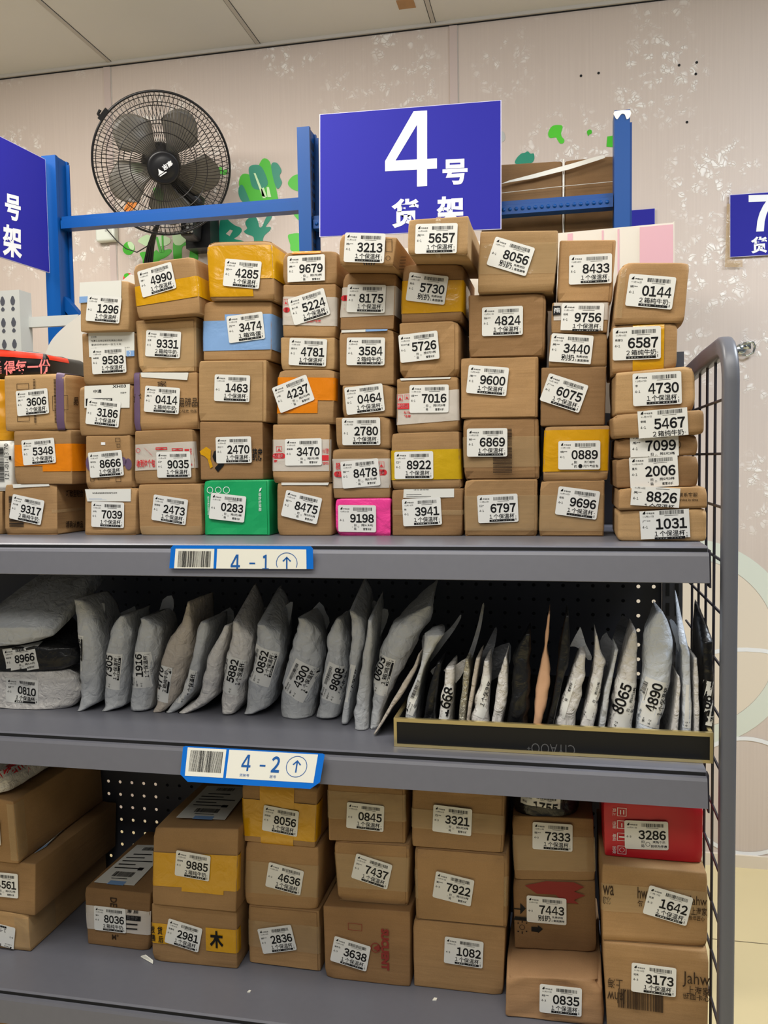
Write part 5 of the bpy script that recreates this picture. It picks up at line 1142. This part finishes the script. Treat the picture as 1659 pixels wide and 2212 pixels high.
b = B_([(1564,736,750),(1537,738,755),(1461,750,768),(1386,753,786),(1341,754,787),(1320,754,764)], 'g', 'narrow folded grey mailer bag right of sticker 9808', Yf=.12, rise=.04); b.flap([(762,1302),(768,1310),(780,1314),(808,1297),(818,1312),(806,1340),(788,1345),(766,1325)], .09); b.stick(748,1475,76,'','t1')
b = B_([(1582,763,793),(1546,759,795),(1491,771,796),(1431,778,800),(1371,791,805),(1341,794,803)], 'g', 'grey mailer bag squeezed between two larger ones, left of sticker 0603', Yf=.1, rise=.03); b.flap([(803,1341),(820,1318),(838,1317),(835,1345),(806,1400)], .09)
b = B_([(1582,797,815),(1537,799,824),(1485,800,849),(1431,806,880),(1383,822,905),(1350,840,926),(1326,882,933),(1310,922,931)], 'g', 'big grey mailer bag leaning right with sticker 0603', Yf=.11, amp=.005, rise=.03); b.stick(815,1457,74,'0603','t3')
b = B_([(1587,803,811),(1540,828,842),(1490,857,878),(1440,889,902),(1412,901,908)], 'k', 'thin beige mailer bag leaning strongly right, just left of the tray', L=.12, Yf=.075, amp=.0025)
# ---- black tray with gilt edges
TC = [P(852,1549,.02), P(1558,1590.5,.02)]
yb0, yb1 = PZ(853,1611,Z2).y, PZ(1558,1652,Z2).y; YT = (yb0+yb1)/2
tx0, tx1 = P(852,1580,YT).x, P(1558,1620,YT).x; th = (P(852,1549,YT).z+P(1558,1590.5,YT).z)/2-Z2; td = .285
tx1 = min(tx1, EX-.0125)
tray = empty('display_tray', ((tx0+tx1)/2, YT+.1, Z2)); tag(tray, 'long black display tray with gold edges at the right of the middle shelf', 'tray')
e = .004; zb = Z2+.0004
MB().box((tx0,YT,zb),(tx1,YT+e,zb+th)).make('front_wall', M['black'], tray)
MB().box((tx0,YT+e,zb),(tx0+e,YT+td,zb+th)).make('side_wall', M['black'], tray); MB().box((tx1-e,YT+e,zb),(tx1,YT+td,zb+th)).make('side_wall', M['black'], tray)
MB().box((tx0+e,YT+td-e,zb),(tx1-e,YT+td,zb+th)).make('rear_wall', M['black'], tray); MB().box((tx0+e,YT+e,zb),(tx1-e,YT+td-e,zb+.003)).make('tray_floor', M['black'], tray)
g = MB(); t = .0042
g.box((tx0-.0006,YT-.0012,zb+th-t),(tx1+.0006,YT+e+.0006,zb+th+.0012)); g.box((tx0-.0006,YT-.0012,zb),(tx1+.0006,YT-.0002,zb+t)); g.box((tx0-.0006,YT-.0012,zb+t),(tx0+t*.9,YT-.0002,zb+th-t)); g.box((tx1-t*.9,YT-.0012,zb+t),(tx1+.0006,YT-.0002,zb+th-t))
g.box((tx0-.0006,YT+e,zb+th-t*.5),(tx0+e+.0006,YT+td,zb+th+.0012)); g.box((tx1-e-.0006,YT+e,zb+th-t*.5),(tx1+.0006,YT+td,zb+th+.0012))
g.make('gold_edging', M['gold'], tray)
k = Ink(); a = P(1148,1621,YT); c_ = P(1242,1605,YT); k.text('CIYAOO', a.x, min(a.z,c_.z)-.004, c_.x, max(a.z,c_.z)-.003, -.012, 3, 0, 180); k.text('+', a.x-.006, a.z+.0045-.004, a.x-.001, a.z+.009-.004)
M['traylet'] = pbr('tray_lettering', (96,96,96), .4); k.make('tray_lettering', [M['traylet']], tray, lambda x,z: Vector((x, YT-.0004, z)))
TB = YT+.012
ZT = zb+.003
def T_(rows, mat, label, Y=None, **k): return Mailer(rows, mat, label, Yf=Y or YT+.022, L=k.pop('L',.15), group=TG, floor=ZT, **k)
b = T_([(1590,871,894),(1548,872,898),(1510,877,904),(1466,897,910),(1440,908,918),(1400,911,940),(1372,914,958)], 'g', 'grey mailer bag with a wide raised flap at the left end of the tray', amp=.0025); b.flap([(914,1372),(940,1369),(962,1366),(982,1345),(994,1328),(996,1334),(982,1360),(960,1390),(930,1430),(914,1440),(912,1400)], .05); b.stick(913,1510,68,'','t1')
b = T_([(1590,905,938),(1500,922,944),(1450,936,950),(1432,944,952)], 'b', 'small black mailer bag left of sticker 1668', amp=.003); b.flap([(930,1450),(940,1440),(948,1433),(946,1450),(940,1460)], .03, 'd')
b = T_([(1600,940,972),(1553,943,974),(1492,952,980),(1452,959,981),(1445,961,980)], 'w', 'white mailer bag with sticker 1668 beside the silvery foil mailer'); b.flap([(960,1450),(962,1445),(985,1436),(1007,1422),(1002,1450),(985,1475),(978,1462)], .04); b.stick(961,1528,75,'1668',scale=1.12)
b = T_([(1600,984,1003),(1553,989,1006),(1501,995,1010),(1449,1001,1015),(1424,1005,1012)], 'f', 'narrow silvery bubble foil mailer', amp=.003); b.flap([(1008,1424),(1020,1390),(1032,1350),(1042,1306),(1046,1308),(1040,1350),(1030,1390),(1018,1425)], .04, 'd')
b = T_([(1600,1004,1013),(1554,1007,1015),(1466,1019,1030),(1422,1028,1037)], 'k', 'very thin beige mailer right of the foil one', amp=.0015); b.flap([(1036,1424),(1050,1395),(1068,1358),(1073,1356),(1073,1372),(1062,1420),(1036,1462)], .05, 'd')
b = T_([(1600,1012,1054),(1557,1014,1056),(1506,1025,1058),(1475,1038,1060),(1429,1045,1056)], 'w', 'pale grey mailer with a broad grey flap right of the foil one'); b.flap([(1040,1416),(1064,1402),(1100,1388),(1103,1410),(1098,1440),(1062,1470),(1050,1430)], .06, 'd'); b.stick(1030,1500,70,'','t1')
b = T_([(1600,1056,1084),(1560,1060,1088),(1501,1068,1098),(1457,1077,1098),(1431,1087,1096),(1420,1090,1094)], 'w', 'whitish slim mailer left of the black bag pair', amp=.003)
b = T_([(1600,1090,1136),(1562,1094,1142),(1480,1104,1148),(1420,1106,1148),(1390,1120,1148),(1370,1135,1146)], 'b', 'black mailer bag left of the tan one', amp=.005)
b = T_([(1600,1150,1166),(1564,1152,1170),(1528,1151,1182),(1479,1157,1191),(1446,1163,1190),(1417,1171,1184),(1401,1176,1181),(1370,1177,1186),(1328,1184,1188)], 'k', 'tan kraft mailer with a tall narrow peak inside the tray', amp=.003)
b.o.data.materials[0] = BAGM['t']
b = T_([(1600,1172,1192),(1566,1180,1196),(1500,1195,1212),(1440,1202,1228),(1400,1205,1232),(1360,1215,1230),(1330,1222,1229)], 'b', 'black mailer bag right of the tan one', amp=.004)
b = T_([(1605,1194,1243),(1567,1197,1246),(1512,1213,1257),(1463,1228,1268),(1438,1238,1267),(1414,1251,1266)], 'w', 'shiny white mailer with a twisted grey top'); b.flap([(1232,1394),(1250,1360),(1255,1357),(1265,1390),(1279,1420),(1270,1425),(1250,1400),(1236,1396)], .05, 'g'); b.stick(1200,1500,74,'','m5')
b = T_([(1605,1249,1284),(1570,1253,1287),(1512,1266,1296),(1463,1277,1304),(1435,1280,1312),(1414,1283,1300),(1389,1285,1294),(1372,1286,1290)], 'w', 'white mailer with a flared torn corner left of sticker 8065'); b.stick(1268,1506,75,'','m5')
b = T_([(1605,1290,1305),(1572,1293,1308),(1495,1305,1319),(1446,1319,1328),(1404,1328,1336)], 'g', 'very slim grey mailer left of the bag with sticker 8065', amp=.0015); b.flap([(1296,1385),(1309,1366),(1314,1374),(1330,1400),(1318,1440),(1304,1425)], .06, 'd')
b = T_([(1605,1309,1366),(1575,1312,1369),(1512,1321,1375),(1463,1332,1380),(1430,1340,1381),(1401,1350,1379),(1378,1359,1377),(1361,1367,1374)], 'w', 'white mailer bag with sticker 8065 left of the big bluish one'); b.flap([(1322,1385),(1345,1329),(1372,1365),(1360,1400),(1335,1410)], .07, 'd'); b.stick(1340,1523,71,'8065','m5',name='吴**',scale=1.14)
b = T_([(1610,1372,1424),(1579,1375,1426),(1524,1379,1444),(1457,1388,1456),(1407,1388,1460),(1370,1391,1454),(1338,1407,1442),(1322,1420,1433)], 's', 'big bluish white mailer bag with upright sticker 4890', amp=.0025, nose=.04); b.stick(1410,1520,74,'4890',name='李*',scale=1.08)
b = T_([(1610,1445,1464),(1583,1449,1466),(1541,1456,1468),(1482,1462,1471),(1462,1464,1468)], 'w', 'small low white mailer in front of the taller white one', amp=.002)
b = T_([(1610,1470,1494),(1584,1472,1496),(1541,1474,1497),(1457,1474,1494),(1415,1474,1493),(1390,1468,1484)], 's', 'tall white mailer with a sticker on its edge right of sticker 4890', amp=.0025, rise=.06); b.flap([(1484,1395),(1472,1370),(1456,1342),(1446,1340),(1458,1380),(1466,1410)], .06); b.stick(1480,1526,88,'','m5')
b = T_([(1610,1499,1511),(1585,1500,1513),(1541,1500,1512),(1482,1498,1511),(1434,1499,1507),(1422,1499,1506)], 'w', 'small white mailer beside the black bubble mailer', amp=.002)
b = T_([(1612,1516,1544),(1588,1517,1546),(1540,1517,1545),(1474,1520,1544),(1410,1516,1544),(1388,1516,1543)], 'b', 'black bubble mailer standing at the right end of the tray', amp=.003, L=.2, rise=.04); b.stick(1526,1519,80,'8620','t1',mirror=True)
# raised mouths of the bags, each set back where it clears the bags beside it
for m_, pts, dy, mat, name in Mailer.flaps:
    done = False
    for f in (1, .85, .7, .55):
        mx = sum(p[0] for p in pts)/len(pts); top = min(p[1] for p in pts)
        q = [(mx+(x-mx)*f, top+(y-top)*f) for x,y in pts]
        for d in (dy, dy+.02, dy+.04, .11, .13, .15):
            c = [P(x,y,m_.Yf+d) for x,y in smooth_px(q,2)]; n_ = len(c)
            if max(p.z for p in c) > Z1-.034: continue
            bv_ = BVHTree.FromPolygons(c+[p+Vector((0,.0008,0)) for p in c], [(i,(i+1)%n_,n_+(i+1)%n_,n_+i) for i in range(n_)]+[tuple(range(n_))])
            if not any(bv_.overlap(o) for o in Mailer.placed if o is not m_.bvh): done = True; break
        if done: break
    if done: poly_px(name, smooth_px(q,2), m_.Yf+d, .0008, BAGM[mat or m_.mat], parent=m_.o)
# ---- flat bags at the far left of the middle shelf
b = Mailer([(1537,-75,132),(1528,-80,150),(1495,-80,162),(1470,-80,156),(1454,-75,128)], 'w', 'white crinkled bag lying flat with sticker 0810, lowest of the left pile', Yf=.12, L=.2, amp=.006, rise=0); b.stick(46,1494,-3,'0810',name='胡**')
bk = Mailer([(1449,-75,130),(1441,-80,152),(1425,-80,157),(1405,-80,152),(1400,-75,130)], 'b', 'black plastic bag with sticker 8966 between two pale bags', Yf=.122, L=.2, amp=.004, rise=.045); bk.stick(43,1424,10,'8966','m9',date='12月27日',name='韩红丽')
b = Mailer([(1396,-80,30),(1391,-80,70),(1380,-80,96),(1364,-80,100),(1356,-80,92)], 'g', 'flat grey bag with dark printed lines on top of the left pile', Yf=.105, L=.26, amp=.003, rise=.02, skew=.05, lift=.075, back=.3)
k = Ink()
for i in range(5): k.rect(.05+.03*i, .08+.19*i, .5+.09*(i%3), .13+.19*i)
k.rect(.6,.2,.8,.24); k.rect(.62,.5,.9,.55)
def _top(m_, c):
    def fn(x, y):
        a = c[3]*((1-x)*(1-y))+c[2]*(x*(1-y))+c[0]*((1-x)*y)+c[1]*(x*y); h = m_.bvh.ray_cast(Vector((a.x,a.y,a.z+.2)), Vector((0,0,-1)), .6)
        return None if h[0] is None else h[0]+Vector((0,0,.0012))
    return fn
z_ = 1.262; k.make('bag_print', [M['ink']], b.o, _top(b, [PZ(60,1312,z_+.04),PZ(150,1312,z_+.04),PZ(60,1372,z_),PZ(-20,1372,z_)]))
# ---- white bag with red lettering on top of the left pile of the bottom shelf
zt_ = max(L[2].c[0].z, L[2].c[1].z)+.001
wb = Mailer([(1735,-80,-10),(1727,-80,6),(1708,-80,13),(1686,-80,9),(1672,-80,-2)], 'w', 'white crinkled bag with red upside down lettering on top of the left pile', Yf=.1, L=.26, amp=.004, rise=0, group=None, floor=zt_, back=.12)
k = Ink(); k.text('中国白酒精', .05,.25,.72,.75, .02, 2, 0, 180); k.text('国酒', .78,.3,.95,.6,.02,2,0,180); k.text('ZHONG GUO BAI JIU', .1,.80,.7,.9,0,1,0,180)
k.make('red_lettering', [M['redink']], wb.o, _top(wb, [PZ(40,1641,zt_+.03),PZ(140,1641,zt_+.03),PZ(90,1690,zt_+.03),PZ(-30,1690,zt_+.03)]))
# ---- black bag wedged under the middle shelf
b = Mailer([(1764,1112,1250),(1756,1106,1254),(1735,1104,1255),(1718,1108,1250),(1706,1118,1240)], 'b', 'black plastic bag with sticker 1755 wedged under the middle shelf edge', Yf=.158, L=.16, amp=.005, rise=0, group=None, floor=K5[1].c[0].z-.003); b.stick(1166.6,1744,-3,'1755',date='10月07日',name='姓名',clip=(0,.5))
# ---- things cut off at the left edge of the photo
c0 = C((-70,1062,5,1062,5,1156,-70,1156), Y=.155); cp = C((-70,950,25,955,24,1046,-70,1050), Y=.155, mat='bill', name='courier_packet', r=.008)
settle([c0, cp], Z1); cp.c[0].z = cp.c[1].z = (cp.c[0].z+cp.c[1].z)/2
c0.build('brown carton at the left edge of the photo beside box 9317', None); cp.build('white courier packet with a printed barcode at the left edge beside box 5348', None, 'packet')
k_ = []; print_px(cp, [('bars',-6,965,7,1040,True),('121-01-13 70',11,958,17,1034,.0,90),('#',19,985,24,993)], 'ink')
yb = Mailer([(958,-75,18),(940,-75,24),(900,-75,26),(850,-75,8),(818,-75,2)], 'y', 'amber yellow wrapped parcel at the left edge beside box 3606', Yf=.16, L=.14, amp=.004, rise=0, group=None, floor=cp.c[1].z, name='wrapped_parcel', cat='parcel')
rp = Carton((-75,744,98,762,106,818,-75,822), .19, .13, .01, 5, 2.5, 'printed_packet', 'black'); z = A[2].c[1].z; rp.c[2].z = rp.c[3].z = max(A[2].c[0].z, A[2].c[1].z)+.0005
M['pkred'] = pbr('packet_red', (232,62,36), .4); M['pkpink'] = pbr('packet_pink', (250,140,140), .4)
rp.build('black and red printed packet lying on top of box 3606', None, 'packet'); rp.tape('pkred',.72,1,wl=0,wr=.5,name='red_band')
print_px(rp, [('值得每一份',-14,775,108,812,.02)], 'pkpink')
